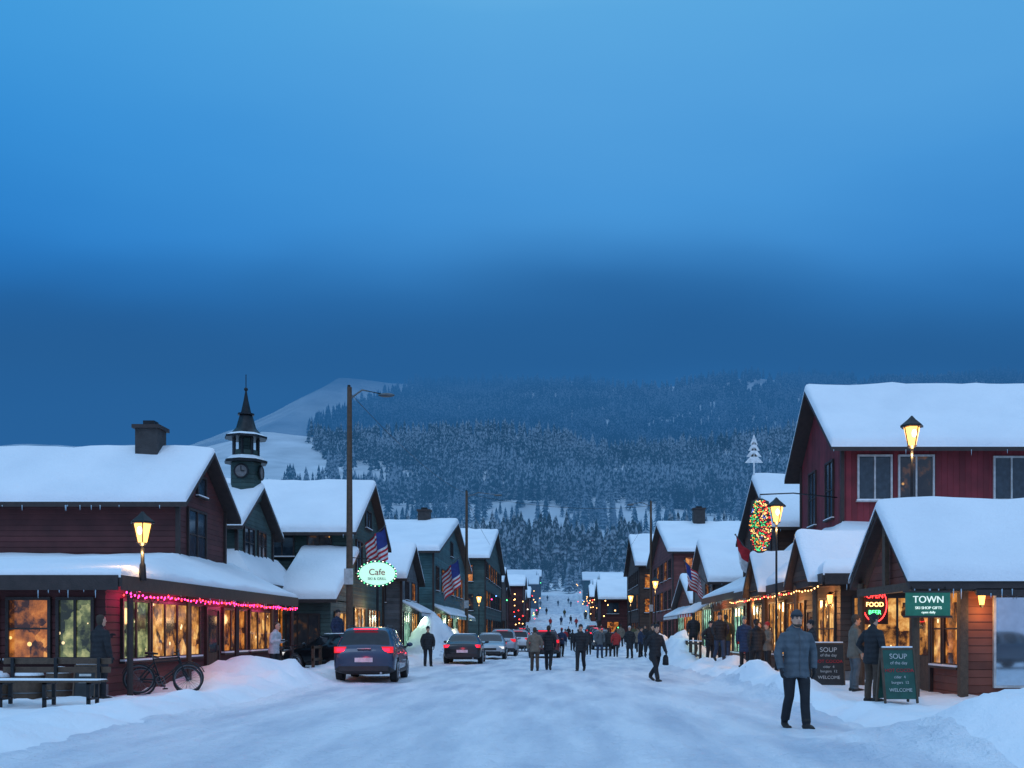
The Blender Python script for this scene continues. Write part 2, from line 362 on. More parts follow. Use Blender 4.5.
def window(mb,face,c,u0,u1,z0,z1,pane,nx=2,ny=1,fr=None,fw=.07,sill=True):
    fr=fr or TRIM; M=face_frame(face,c)
    mb.box((u0,-.02,z0),(u1,.02,z1),pane,M)
    mb.box((u0-fw,0,z0-fw),(u1+fw,.075,z0),fr,M); mb.box((u0-fw,0,z1),(u1+fw,.075,z1+fw),fr,M)
    mb.box((u0-fw,0,z0),(u0,.07,z1),fr,M); mb.box((u1,0,z0),(u1+fw,.07,z1),fr,M)
    for i in range(1,nx): u=u0+(u1-u0)*i/nx; mb.box((u-.03,.015,z0),(u+.03,.06,z1),fr,M)
    for i in range(1,ny): z=z0+(z1-z0)*i/ny; mb.box((u0,.015,z-.02),(u1,.05,z+.02),fr,M)
    if sill:
        mb.box((u0-.12,0,z0-fw-.05),(u1+.12,.13,z0-fw),fr,M); mb.box((u0-.1,.01,z0-fw),(u1+.1,.12,z0-fw+.045),SNOW,M)
def door(mb,face,c,u0,u1,zb,m,pane,h=2.1):
    M=face_frame(face,c)
    mb.box((u0,-.02,zb),(u1,.04,zb+h),m,M); mb.box((u0-.1,0,zb),(u0,.08,zb+h+.1),TRIM,M); mb.box((u1,0,zb),(u1+.1,.08,zb+h+.1),TRIM,M); mb.box((u0,0,zb+h),(u1,.08,zb+h+.1),TRIM,M)
    mb.box((u0+.15,.03,zb+.9),(u1-.15,.055,zb+h-.15),pane,M); mb.box((u1-.14,.04,zb+.95),(u1-.1,.1,zb+1.1),STEEL,M)
def wins(mb,F,x0,x1,y0,L):
    for w in L:
        face=w[0]; c={'S':y0,'E':x1,'W':x0}[face]
        if w[-1]=='door': door(mb,face,c,w[1],w[2],w[3],w[4],w[5])
        else: window(mb,face,c,*w[1:])
def icicles(mb,a,b,n,m,seed=0):
    rg=random.Random(seed); a=Vector(a);b=Vector(b)
    for i in range(max(4,n//2)):
        p=a.lerp(b,rg.random()); l=rg.uniform(.05,.22)
        mb.tube([p,p-Vector((0,0,l))],[.014,.003],m,5)
ICE=pm('ice',(.45,.58,.68),.1,var=.1)
def house(name,x0,x1,y0,y1,zb,ze,zr,wm,yr=None,ov=.5,og=.4,snow=.3,W=(),chim=None,trim=None,rt=None):
    yr=yr or (y0+y1)/2
    rt=rt or root(name,((x0+x1)/2,y0,zb))
    mb=MB()
    v=[(x,y,z) for x in (x0,x1) for (y,z) in ((y0,zb-1.5),(y1,zb-1.5),(y1,ze),(yr,zr),(y0,ze))]
    mb.add(v,[(0,1,2,3,4),(9,8,7,6,5),(0,5,6,1),(1,6,7,2),(4,9,5,0)],wm)
    mb.build('walls',rt)
    mb=MB(); t=trim or TRIM
    s1=(zr-ze)/(yr-y0); s2=(zr-ze)/(y1-yr); xa,xb=x0-og,x1+og; k=.16
    a=(y0-ov,ze-ov*s1+k); c=(y1+ov,ze-ov*s2+k); r=(yr,zr+k)
    mb.slab([(xa,*a),(xb,*a),(xb,*r),(xa,*r)],.15,t); mb.slab([(xa,*r),(xb,*r),(xb,*c),(xa,*c)],.15,t)
    for xx in (x0-.02,x1+.02):
        for yy in (y0-.02,y1+.02): mb.box((xx-.06,yy-.06,zb),(xx+.06,yy+.06,ze+.02),t)
    mb.build('roof_deck',rt)
    mb=MB()
    snow_quad(mb,(xa,a[0],a[1]),(xb,a[0],a[1]),(xb,r[0],r[1]),(xa,r[0],r[1]),snow,(1,1,0,1),x0)
    snow_quad(mb,(xb,c[0],c[1]),(xa,c[0],c[1]),(xa,r[0],r[1]),(xb,r[0],r[1]),snow,(1,1,0,1),x0)
    mb.build('roof_snow',rt,smooth=50)
    if y0<60:
        mb=MB(); icicles(mb,(max(xa,-30),a[0],a[1]-.1),(min(xb,30),a[0],a[1]-.1),int(min(60,(xb-xa)*1.6)),ICE,int(x0)); mb.build('icicles',rt)
    mb=MB(); wins(mb,None,x0,x1,y0,W)
    if chim:
        cx_,cy_,cw,ct=chim
        mb.box((cx_-cw,cy_-cw,zr-1.5),(cx_+cw,cy_+cw,ct-.15),BRK); mb.box((cx_-cw-.08,cy_-cw-.08,ct-.15),(cx_+cw+.08,cy_+cw+.08,ct-.03),TRIM)
        mb.box((cx_-cw*.5,cy_-cw*.5,ct-.03),(cx_+cw*.5,cy_+cw*.5,ct+.14),METAL)
    if mb.f: mb.build('windows_and_trim',rt)
    return rt
def lowblock(rt,side,xs_,xf,y0,y1,zb,ze,xi,yi,zi,wm,W=(),ov=.6,snow=.24):
    s=1 if side=='E' else -1
    mb=MB(); mb.box((min(xf,xs_),y0,zb-1),(max(xf,xs_),y1,ze),wm); mb.build('lower_walls',rt)
    ex=xs_+s*ov; ye=y1+.3
    A=(xf,y0-ov,ze+.05);B=(ex,y0-ov,ze+.05);C=(xi,yi,zi);D=(xf,yi,zi);E=(ex,ye,ze+.05);G=(xi,ye,zi)
    mb=MB(); mb.slab([A,B,C,D],.2,TRIM); mb.slab([B,E,G,C],.2,TRIM)
    mb.box((min(xf,ex-.05*s),y0-ov-.03,ze-.22),(max(xf,ex-.05*s),y0-ov,ze+.1),TRIM)
    mb.box((min(ex,ex+.03*s),y0-ov,ze-.22),(max(ex,ex+.03*s),ye,ze+.1),TRIM)
    mb.box((min(xf,xs_)-.02,y0-.04,zb-.2),(max(xf,xs_)+.02,y0+.1,zb+.35),STONE)
    mb.build('lower_roof_deck',rt)
    mb=MB()
    if s>0: snow_quad(mb,A,B,C,D,snow,(1,0,0,0),3); snow_quad(mb,B,E,G,C,snow,(1,1,0,0),3)
    else: snow_quad(mb,A,B,C,D,snow,(1,0,0,0),5); snow_quad(mb,B,E,G,C,snow,(1,1,0,0),5)
    mb.build('lower_roof_snow',rt,smooth=50)
    mb=MB(); icicles(mb,(ex,y0-ov,ze-.2),(ex,ye,ze-.2),40,ICE,2); icicles(mb,(max(xf,-16) if s>0 else min(xf,16),y0-ov,ze-.2),(ex,y0-ov,ze-.2),26,ICE,4); mb.build('lower_icicles',rt)
    mb=MB(); wins(mb,None,min(xf,xs_),max(xf,xs_),y0,W)
    if mb.f: mb.build('lower_windows',rt)
# --- left restaurant
rt=root('red_timber_restaurant',(-20,22,0))
house('',-42,-11.7,30.6,34.8,0,5.65,7.2,MAROON,yr=32.6,ov=.5,og=.45,snow=.2,W=[('E',31.4,32.9,3.85,5.35,PANEK,2,2),('E',32.2,32.9,5.95,6.5,PANEK,1,1)],chim=(-13.3,32.5,.36,8.2),rt=rt)
lowblock(rt,'E',-10,-42,22,35.5,0,2.62,-11.7,30.6,3.7,MAROON,[
 ('S',-12.1,-11.25,.95,2.2,PANEO,1,2),('S',-11.0,-10.3,.95,2.2,PANEG,2,1),('S',-14.3,-12.4,.95,2.2,PANEW,3,1),
 ('E',22.8,24.2,.9,2.2,PANEG,2,1),('E',24.4,27.6,.9,2.2,PANEW,4,1),
 ('E',28.2,29.1,.02,WOOD,PANED,'door'),('E',29.6,31.6,.95,2.15,PANEO,3,1),('E',32.1,34.6,.95,2.15,PANEW,3,1)],snow=.2)
mb=MB()
for y in (22.1,25.6,29.4,33.0,35.4): mb.tube([(-9.5,y,0),(-9.5,y,2.45)],.07,TRIM,8)
for x in (-12.3,-15): mb.tube([(x,21.55,0),(x,21.55,2.45)],.07,TRIM,8)
mb.build('porch_posts',rt)
def fairy(name,pts,cols,step=.22,r=.028,sag=.12,seed=1,rt=None):
    rg=random.Random(seed); mb=MB()
    for a,b in zip(pts[:-1],pts[1:]):
        a=Vector(a);b=Vector(b); n=int((b-a).length/step); ps=[]
        for i in range(n+1):
            t=i/n; p=a.lerp(b,t)-Vector((0,0,sag*4*t*(1-t)+rg.uniform(0,.04))); ps.append(p)
            mb.ell(p-Vector((0,0,r)),(r,r,r*1.4),rg.choice(cols),6,4)
        mb.tube(ps,.006,METAL,4)
    return mb.build(name,rt)
PINK=em('pink_bulb',(1,.03,.22),7); REDB=em('red_bulb',(1,.03,.03),7); WARM=em('warm_bulb',(1,.5,.16),6); GRNB=em('green_bulb',(.1,1,.3),4); BLUB=em('blue_bulb',(.15,.35,1),4); WHT=em('white_bulb',(1,.85,.65),5)
fl=root('string_of_pink_lights',(-9.35,22,2.4))
fairy('bulbs',[(-9.36,y,2.38) for y in (21.6,23.9,26.2,28.5,30.8,33.1,35.6)],[PINK,PINK,REDB],.2,.02,.04,rt=fl)
fairy('bulbs_upper',[(-9.42,y,2.34) for y in (21.6,24.9,28.2,31.5,35.6)],[PINK,REDB],.33,.017,.03,5,rt=fl)
for y in (22.8,25.8,29.4,33.2): point(fl,(-9.6,y,2.28),16,(1,.05,.25),.05)
for y in (25,32): point(fl,(-9.1,y,1.9),20,(1,.55,.22),.2)  # warm lamps added outside the windows for glow on snow, not string bulbs
# --- B green house with clock tower
rt=root('green_house_with_clock_tower',(-14,38,0))
house('',-28,-12.4,38.3,43,0,5.7,7.2,GREEN,yr=40.6,rt=rt,og=.4,W=[('E',39.2,40.4,4.5,5.6,PANEK,2,2),('E',41,42,4.5,5.6,PANED,2,2)],snow=.25)
lowblock(rt,'E',-11.9,-28,37.6,43.8,0,3.3,-12.4,38.3,4.4,GREEN,[('E',38.2,40.2,.8,2.5,PANED,3,1),('E',41,43,.8,2.5,PANEO,3,1)],ov=.45)
mb=MB(); X,Y=-12.75,40.6
mb.tube([(X,Y,6.8),(X,Y,8.35)],.62,DARKG,8); mb.tube([(X,Y,8.33),(X,Y,8.42),(X,Y,8.6)],[.86,.88,.6],METAL,8)
mb.tube([(X,Y,8.45),(X,Y,8.62)],[.84,.6],SNOW,8)
for k in range(8):
    a=k*math.pi/4; mb.tube([(X+.5*math.cos(a),Y+.5*math.sin(a),8.55),(X+.5*math.cos(a),Y+.5*math.sin(a),9.35)],.06,METAL,6)
mb.tube([(X,Y,8.5),(X,Y,9.35)],.3,DARKG,8); mb.tube([(X,Y,8.55),(X,Y,8.85)],.52,DARKG,8)
mb.tube([(X,Y,9.33),(X,Y,9.42)],.86,METAL,8); mb.tube([(X,Y,9.42),(X,Y,9.55),(X,Y,9.75),(X,Y,10.3)],[.8,.6,.42,.26],METAL,8)
mb.tube([(X,Y,9.42),(X,Y,9.53)],[.84,.64],SNOW,8)
mb.tube([(X,Y,10.3),(X,Y,10.36)],.34,METAL,8); mb.tube([(X,Y,10.36),(X,Y,10.9),(X,Y,11.3)],[.22,.1,.03],METAL,8); mb.tube([(X,Y,11.3),(X,Y,11.95)],.018,METAL,6)
mb.ell((X,Y,11.35),.08,METAL)
Mf=Matrix.Rotation(R(90),4,'X')
mb.torus((X,Y-.63,7.95),.27,.04,METAL,Mf); mb.tube([(X,Y-.6,7.95),(X,Y-.64,7.95)],.26,STONE,20); mb.box((X-.015,Y-.67,7.95),(X+.015,Y-.65,8.15),METAL); mb.box((X,Y-.67,7.935),(X+.14,Y-.65,7.965),METAL)
mb.torus((X+.63,Y,7.95),.27,.04,METAL,Matrix.Rotation(R(90),4,'Y')); mb.tube([(X+.6,Y,7.95),(X+.64,Y,7.95)],.26,STONE,20)
mb.build('clock_tower',rt,smooth=35)
# --- C
rt=house('dark_green_lodge',-30,-9.6,45.7,54,0,6.2,8.7,DARKG,yr=50,ov=.6,og=.4,snow=.28,W=[('S',-13.2,-12.2,5.0,5.9,PANEK,2,1),('S',-11.5,-10.5,5.0,5.9,PANED,2,1),('E',47,48.3,4.3,5.8,PANEK,2,2),('E',49.5,50.8,4.3,5.8,PANED,2,2),('E',52,53.2,4.3,5.8,PANEK,2,2),('E',46.5,49,.8,2.6,PANEW,3,1),('E',50,53,.8,2.6,PANEO,4,1),('E',49.3,50.6,6.7,7.5,PANEK,2,1)])
mb=MB(); mb.box((-11.5,41.4,-1),(-9.5,45.68,2.85),GREEN); mb.slab([(-11.85,40.9,2.85),(-9.15,40.9,2.85),(-9.15,45.7,5.2),(-11.85,45.7,5.2)],.15,TRIM)
mb.add([(-9.5,41.4,2.8),(-9.5,45.68,2.8),(-9.5,45.68,5.05)],[(0,1,2)],GREEN)
window(mb,'S',41.4,-11.3,-10.0,.8,2.2,PANED,3); window(mb,'E',-9.5,42,44.6,.7,2.3,PANEW,3); mb.build('annex',rt)
mb=MB(); snow_quad(mb,(-11.85,40.9,2.85),(-9.15,40.9,2.85),(-9.15,45.6,5.15),(-11.85,45.6,5.15),.3,(1,1,0,1)); mb.build('annex_snow',rt,smooth=50)
point(rt,(-8.9,49,2.6),55,(1,.55,.22),.2)  # lamp without fixture, added so the shopfront glow reaches the snow
rt=house('small_grey_shop',-16,-8.9,56,62.5,0,4.6,6.4,GREY,W=[('E',56.8,59,.7,2.6,PANEC,3,1),('E',59.8,62,.7,2.6,PANEW,3,1),('E',57.5,58.6,3.4,4.4,PANEK,2,1),('E',60,61.1,3.4,4.4,PANEO,2,1),('S',-11,-9.8,3.2,4.2,PANED,2,1)])
point(rt,(-8.3,59,2.3),50,(.7,1,.8),.2)  # added lamp standing in for light from the shop windows
rt=house('teal_hotel',-20,-8.2,64.6,87,0,6.7,9.6,TEAL,yr=76,snow=.35,og=.5,ov=.6,W=[('S',-10.6,-9.4,4.2,5.5,PANEK,2,2),('S',-13,-11.8,4.2,5.5,PANED,2,2)]+[('E',66+i*3.2,67.4+i*3.2,4.3,5.8,random.choice([PANEK,PANEO,PANED]),2,2) for i in range(6)]+[('E',65.6+i*3.6,68.2+i*3.6,.7,2.7,random.choice([PANEW,PANEC,PANEO]),3,1) for i in range(6)]+[('E',74.8,76.2,7.2,8.2,PANEK,2,1)],chim=(-10.3,76,.45,10.8))
for y in (70,80): point(rt,(-7.2,y,2.4),80,(.9,.85,.5),.2)  # lamps added along the hotel front to spread window glow onto snow
house('grey_green_inn',-18,-7.2,96,122,.3,8.6,12.2,GREEN,snow=.4,og=.5,ov=.7,W=[('E',97+i*3.6,98.8+i*3.6,z,z+1.5,random.choice([PANEK,PANEO,PANED,PANEK]),2,2) for i in range(7) for z in (1.2,4,6.8)]+[('S',-9.8,-8.4,6.4,7.9,PANEO,2,2),('S',-9.8,-8.4,3.6,5.1,PANED,2,2)])
# --- right R1 porch cabin
rt=root('cedar_cabin_shop',(12,21.5,0))
ZR=4.0
house('',8.7,24,21.5,24.6,0,2.75,ZR,RBROWN,yr=23.0,ov=.6,og=0,snow=.03,rt=rt,W=[('W',21.75,22.5,.8,2.35,PANEO,1,2),('W',22.7,23.2,.8,2.35,PANEW,1,2),('W',23.4,24.2,.05,WOOD,PANEW,'door')])
mb=MB(); k=.17; sl=(ZR-2.75)/1.5; e_=2.75-.6*sl+k+.14
mb.slab([(7.3,20.9,e_),(24.1,20.9,e_),(24.1,23,ZR+.16+k),(7.3,23,ZR+.16+k)],.17,TRIM)
mb.slab([(7.3,23,ZR+.16+k),(24.1,23,ZR+.16+k),(24.1,25.2,2.55+k),(7.3,25.2,2.55+k)],.17,TRIM)
mb.tube([(7.5,21.1,0),(7.5,21.1,2.6)],.09,WOOD,8); mb.tube([(7.5,24.9,0),(7.5,24.9,2.7)],.09,WOOD,8)
mb.box((7.42,20.98,2.36),(24,21.12,2.56),WOOD); mb.box((7.42,21.13,2.38),(7.56,25,2.56),WOOD); mb.box((7.44,22.9,2.56),(7.54,23.1,ZR),WOOD)
mb.add([(7.62,21.05,2.5),(7.62,24.95,2.5),(7.62,23,ZR+.02)],[(0,1,2)],RBROWN)
mb.box((8.55,21.35,-.2),(8.72,21.52,2.6),WOOD)
mb.build('porch_roof',rt)
mb=MB(); e0=e_+.005
snow_quad(mb,(7.25,20.85,e0),(24.1,20.85,e0),(24.1,23,ZR+.17+k),(7.25,23,ZR+.17+k),.24,(1,0,0,1)); snow_quad(mb,(24.1,25.2,2.56+k),(7.25,25.2,2.56+k),(7.25,23,ZR+.17+k),(24.1,23,ZR+.17+k),.24,(1,1,0,0)); mb.build('porch_snow',rt,smooth=50)
mb=MB(); MIR=pm('reflective_shop_glass',(.5,.55,.62),.04,var=.08,metal=.9)
window(mb,'S',21.5,9.35,11.6,.35,2.5,MIR,1,1,TRIMW,.05,False); mb.build('shop_window',rt)
mb=MB(); icicles(mb,(7.3,20.85,2.4),(12,20.85,2.4),20,ICE,8); mb.build('icicles2',rt)
WLG=em('wall_lantern_glass',(1,.42,.09),4)
def wall_lantern(loc,nx,rt=None):
    r=root('wall_lantern',loc); x,y,z=loc; mb=MB()
    mb.tube([(x,y,z-.14),(x,y,z+.12)],[.05,.09],WLG,6); mb.tube([(x,y,z+.12),(x,y,z+.22)],[.12,.02],METAL,6); mb.tube([(x,y,z-.2),(x,y,z-.14)],[.02,.06],METAL,6)
    mb.tube([(x,y,z+.2),(x+nx[0]*.12,y+nx[1]*.12,z+.2)],.015,METAL,5); mb.build('lantern',r)
    point(r,(x-nx[0]*.1,y-nx[1]*.12,z-.28),12,(1,.5,.15)); return r
wall_lantern((9.0,21.34,2.22),(0,1)); wall_lantern((8.15,30.2,2.5),(1,0))
point(rt,(8.0,22.6,2.2),36,(1,.5,.18),.2)  # no fixture here; lamp added to carry window glow under the porch
# --- R2 barn
rt=root('red_barn_lodge',(14,36.8,0))
house('',10.4,34,36.8,43,0,8.55,11.0,REDV,yr=40.1,ov=.7,og=.6,snow=.3,rt=rt,W=[('S',11.0,12.15,6.4,7.95,PANEK,2,1,TRIMW),('S',12.5,13.7,6.4,7.95,PANED,2,1,TRIMW),('S',16,17.2,6.4,7.9,PANEK,2,1,TRIMW),('W',38,39,5.9,8.0,PANEK,2,2),('W',40.6,41.6,5.9,8.0,PANEK,2,2)])
lowblock(rt,'W',8.3,30,29.6,43.5,0,3.1,10.4,36.8,5.3,BROWN,[
 ('W',30.1,32.0,.7,2.5,PANEW,3,2),('W',32.4,33.3,.05,WOOD,PANEO,'door'),('W',33.8,36.2,.7,2.5,PANEO,4,1),('W',36.8,39.4,.7,2.6,PANEW,4,1),('W',40.2,43,.7,2.6,PANEF,4,1),('S',8.7,10.6,.7,2.5,PANEW,3,1)],ov=.7)
mb=MB()
for y in (31.0,38.4):
    mb.add([(7.5,y-1.3,3.1),(7.5,y+1.3,3.1),(7.5,y,4.3),(9.6,y-1.3,3.1),(9.6,y+1.3,3.1),(9.6,y,4.3)],[(0,1,2),(5,4,3),(0,3,4,1),(1,4,5,2),(2,5,3,0)],BROWN)
    mb.slab([(7.3,y-1.6,2.98),(9.7,y-1.6,2.98),(9.7,y,4.45),(7.3,y,4.45)],.12,TRIM); mb.slab([(7.3,y,4.45),(9.7,y,4.45),(9.7,y+1.6,2.98),(7.3,y+1.6,2.98)],.12,TRIM)
    mb.tube([(7.6,y-1.2,0),(7.6,y-1.2,3.0)],.08,WOOD,8); mb.tube([(7.6,y+1.2,0),(7.6,y+1.2,3.0)],.08,WOOD,8)
mb.build('entrance_gables',rt); mb=MB()
for y in (31.0,38.4):
    snow_quad(mb,(7.28,y-1.62,2.98),(9.7,y-1.62,2.98),(9.7,y,4.46),(7.28,y,4.46),.2,(1,0,0,1),y,.3); snow_quad(mb,(9.7,y+1.62,2.98),(7.28,y+1.62,2.98),(7.28,y,4.46),(9.7,y,4.46),.2,(1,1,0,0),y,.3)
mb.build('gable_snow',rt,smooth=50)
fl=root('string_of_warm_lights',(7.6,30,3))
fairy('bulbs',[(7.45,y,2.84) for y in (28.9,31.5,34,36.5,39,41.5,43.8)],[WARM,WARM,REDB],.35,.02,.06,rt=fl)
for y in (30.5,34.5,39.5): point(fl,(7.7,y,2.5),62,(1,.5,.17),.2)  # lamps added below the string to spread warm shopfront glow
# --- R3
rt=house('dark_wood_shop',9.9,20,45.6,53.6,0,6.4,8.9,BROWN,yr=49.6,W=[('W',46.8,48,4.6,5.9,PANEK,2,2),('W',50.4,51.6,4.6,5.9,PANED,2,2)])
lowblock(rt,'W',8.3,9.95,44.5,54,0,3.2,9.9,45.6,4.2,RBROWN,[('W',45,47.4,.6,2.6,PANEC,3,1),('W',48,51,.6,2.6,PANEW,4,1),('W',51.6,53.6,.6,2.6,PANEO,3,1)],ov=.6)
point(rt,(7.6,46.5,2.5),50,(.7,1,.75),.2); point(rt,(7.6,50.5,2.5),50,(1,.6,.25),.2)  # pair of lamps added outside the shop windows for their glow
rt=house('cream_shop',8.6,17,56,64,0,4.4,6.6,GREY,W=[('W',56.6,59.6,.7,2.8,PANEC,4,1),('W',60.4,63.4,.7,2.8,PANEW,4,1),('W',57.6,58.8,3.3,4.3,PANEO,2,1)])
point(rt,(7.9,60,2.4),60,(.8,1,.7),.2)  # added lamp throws the shop window glow outside
rt=house('low_red_shop',8.9,18,66,76,0,3.4,5.2,RBROWN,W=[('W',67,70,.7,2.6,PANEW,4,1),('W',71.5,75,.7,2.6,PANEC,4,1),('S',9.4,11,.8,2.4,PANEW,2,1)])
point(rt,(8.0,71,2.4),70,(1,.6,.3),.2)  # lamp added in front of the windows as shopfront glow
house('brick_hotel',9.0,22,79.6,98,0,7.9,10.8,BRICK,yr=88.5,snow=.38,og=.5,ov=.6,W=[('S',10+i*2.2,11.1+i*2.2,z,z+1.5,random.choice([PANEK,PANEO,PANED]),2,2) for i in range(4) for z in (3.4,5.9)]+[('W',81+i*3.2,82.6+i*3.2,z,z+1.5,random.choice([PANEK,PANEK,PANEO]),2,2) for i in range(5) for z in (.9,3.4,5.9)],chim=(12.2,88,.5,12.4))
house('brown_gable_inn',8.4,18,106,124,.4,8.6,12.2,BROWN,snow=.4,og=.5,ov=.6,W=[('W',107.5+i*3.2,109+i*3.2,z,z+1.5,random.choice([PANEK,PANEO,PANEK]),2,2) for i in range(5) for z in (1,4,6.6)]+[('S',9,10.2,z,z+1.4,PANEO,2,2) for z in (3.6,6.2)])
mats=[GREEN,BROWN,MAROON,GREY,BRICK,TEAL,RBROWN,DARKG]; y=128
rg=random.Random(5)
while y<300:
    d=rg.uniform(11,17)
    for s in (-1,1):
        w=rg.uniform(7,11); off=rg.uniform(5.2,8.2); h=rg.uniform(4.8,7.8); b0=base(y)-.3; yy=y+rg.uniform(-1,1)
        x0,x1=(-off-w,-off) if s<0 else (off,off+w); fc='E' if s<0 else 'W'
        Wn=[(fc,yy+1+i*3,yy+2.6+i*3,b0+z,b0+z+1.5,rg.choice([PANEW,PANEO,PANEC,PANEK,PANEK]),2,1) for i in range(3) for z in (1.2,)]+[('S',x0+.8+i*2.6,x0+2.2+i*2.6,b0+z,b0+z+1.3,rg.choice([PANEK,PANEO,PANEK,PANEK]),2,1) for i in range(int(w/2.8)) for z in (1.2,3.6)]
        house(rg.choice(['gabled_house','village_house','hillside_shop']),x0,x1,yy,yy+d-3,b0,b0+h,b0+h+rg.uniform(1.6,2.6),rg.choice(mats),W=Wn,snow=.3)
    y+=d
for i in range(16):
    s=-1 if i%2 else 1; yy=150+i*13; xx=s*rg.uniform(24,44); b0=base(yy)-.3
    house('back_row_house',xx-5,xx+5,yy,yy+8,b0,b0+5,b0+7.8,rg.choice(mats),W=[('S',xx-3,xx-1.6,b0+2.5,b0+3.8,PANEO,2,1),('S',xx+1.6,xx+3,b0+2.5,b0+3.8,PANEK,2,1)],snow=.35)
fl=root('festive_street_lights',(0,120,4))
mb=MB(); rg=random.Random(11)
for i in range(70):
    y=rg.uniform(85,300); s=rg.choice((-1,1)); x=s*rg.uniform(4.2,7.0)
    mb.ell((x,y,base(y)+rg.uniform(1.2,5.2)),.04+y*.00028,rg.choice([WARM,WARM,WARM,WARM,WHT,PINK,GRNB,REDB,BLUB]),6,4)
mb.build('bulbs',fl)
# ------------------------------------------------------------------ lamps & poles
LG=em('street_lantern_glass',(1,.46,.11),3.2)
def lantern_post(X,Y,z0,z1,e=70,sc_=1.0):
    r=root('street_lamp',(X,Y,z0)); mb=MB(); s=sc_
    mb.tube([(X,Y,z0-.1),(X,Y,z0+.25),(X,Y,z0+.3),(X,Y,z1-.35*s)],[.09,.07,.045,.035],METAL,8)
    mb.tube([(X,Y,z1-.35*s),(X,Y,z1-.28*s)],[.05,.12*s],METAL,8)
    for k in range(4):
        a=k*math.pi/2+.4; mb.tube([(X+.11*s*math.cos(a),Y+.11*s*math.sin(a),z1-.28*s),(X+.21*s*math.cos(a),Y+.21*s*math.sin(a),z1+.15*s)],.014*s,METAL,5)
    mb.tube([(X,Y,z1+.15*s),(X,Y,z1+.19*s),(X,Y,z1+.33*s),(X,Y,z1+.42*s)],[.27*s,.27*s,.1*s,.02],METAL,6)
    mb.build('post',r,smooth=40)
    mb=MB(); mb.tube([(X,Y,z1-.27*s),(X,Y,z1+.14*s)],[.1*s,.19*s],LG,6); mb.build('lantern_glass',r)
    mb=MB(); mb.ell((X,Y-.16*s,z1-.02),(.05*s,.05*s,.09*s),WHT); mb.build('filament',r)
    point(r,(X,Y-.05,z1-.5*s),e,(1,.55,.2),.08)
    return r
lantern_post(-9.35,22.4,2.75,3.78,55); lantern_post(9.85,28.0,0,7.05,120,1.2); lantern_post(7.4,34.2,0,5.6,100,1.2); lantern_post(-8.1,46,0,4.4,40); lantern_post(5.9,62,0,4.5,50); lantern_post(6.0,85,0,4.4,50,1.2); lantern_post(-7.3,90,0,4.5,50,1.2)
def utility_pole(X,Y,h,arm):
    r=root('utility_pole',(X,Y,0)); mb=MB()
    mb.tube([(X,Y,-.3),(X,Y,h*.5),(X,Y,h)],[.15,.12,.09],WOOD,10)
    mb.tube([(X,Y,h-.45),(X+arm*.4,Y,h-.1),(X+arm,Y,h-.25)],[.04,.035,.03],STEEL,6)
    mb.ell((X+arm+.2,Y,h-.3),(.32,.13,.08),STEEL); mb.tube([(X-.02,Y,h-.05),(X-.02,Y,h+.08)],.06,METAL,6)
    mb.box((X-.17,Y-.2,3.3),(X+.17,Y-.14,3.9),TRIMW); mb.build('pole',r,smooth=40)
utility_pole(-8.0,38,10.8,1.2); utility_pole(-7.1,76,12.2,2.2); utility_pole(8.0,88,13,-2)
r=root('overhead_wires',(0,76,11)); mb=MB()
for a,b,sg in (((-7.1,76,12),(8,88,12.6),.6),((-7.1,76,11.6),(-6.9,140,11),1.2),((8,88,12.3),(7.8,150,12.5),1.3),((-8,38,10.6),(-7.1,76,12),.5)):
    A=Vector(a);B=Vector(b); mb.tube([A.lerp(B,t/12)-Vector((0,0,sg*4*(t/12)*(1-t/12))) for t in range(13)],.014,METAL,4)
mb.build('wires',r)
# ------------------------------------------------------------------ flags
CR=pm('flag_red',(.45,.02,.03),.8); CW=pm('flag_white',(.6,.6,.62),.8); CB=pm('flag_blue',(.02,.035,.18),.8)
def flag(b,t,w,h,kind='us',name='american_flag'):
    b=Vector(b);t=Vector(t); r=root(name,b); mb=MB(); mb.tube([b,t],.022,STEEL,6); mb.ell(t,.045,STEEL,8,5)
    d=(b-t).normalized(); n=20; hang=Vector((.08,-.05,-1)).normalized()
    def P(u,v):
        return t+d*(.05+w*.8*u)+hang*(h*v)+Vector((.06*math.sin(u*11+v*2),.09*math.sin(u*9+v*3)*(.3+v),-.05*math.sin(u*7)))
    for i in range(n):
        for j in range(13):
            m=(CR if j%2==0 else CW) if kind=='us' else (CR if j<7 else CW)
            if kind=='us' and i<8 and j<7: m=CB
            mb.add([P(i/n,j/13),P((i+1)/n,j/13),P((i+1)/n,(j+1)/13),P(i/n,(j+1)/13)],[(0,1,2,3)],m)
    mb.build('flag_cloth',r,smooth=60)
flag((-9.5,46.4,5.2),(-7.9,45.2,6.3),1.7,1.5); flag((-8.2,66,4.9),(-6.6,65,6.3),2.0,1.8); flag((9.9,47,3.9),(8.1,46.2,6.0),1.8,1.3,'r','red_banner_flag'); flag((8.6,57,4),(7.0,56.2,5.5),1.8,1.3)
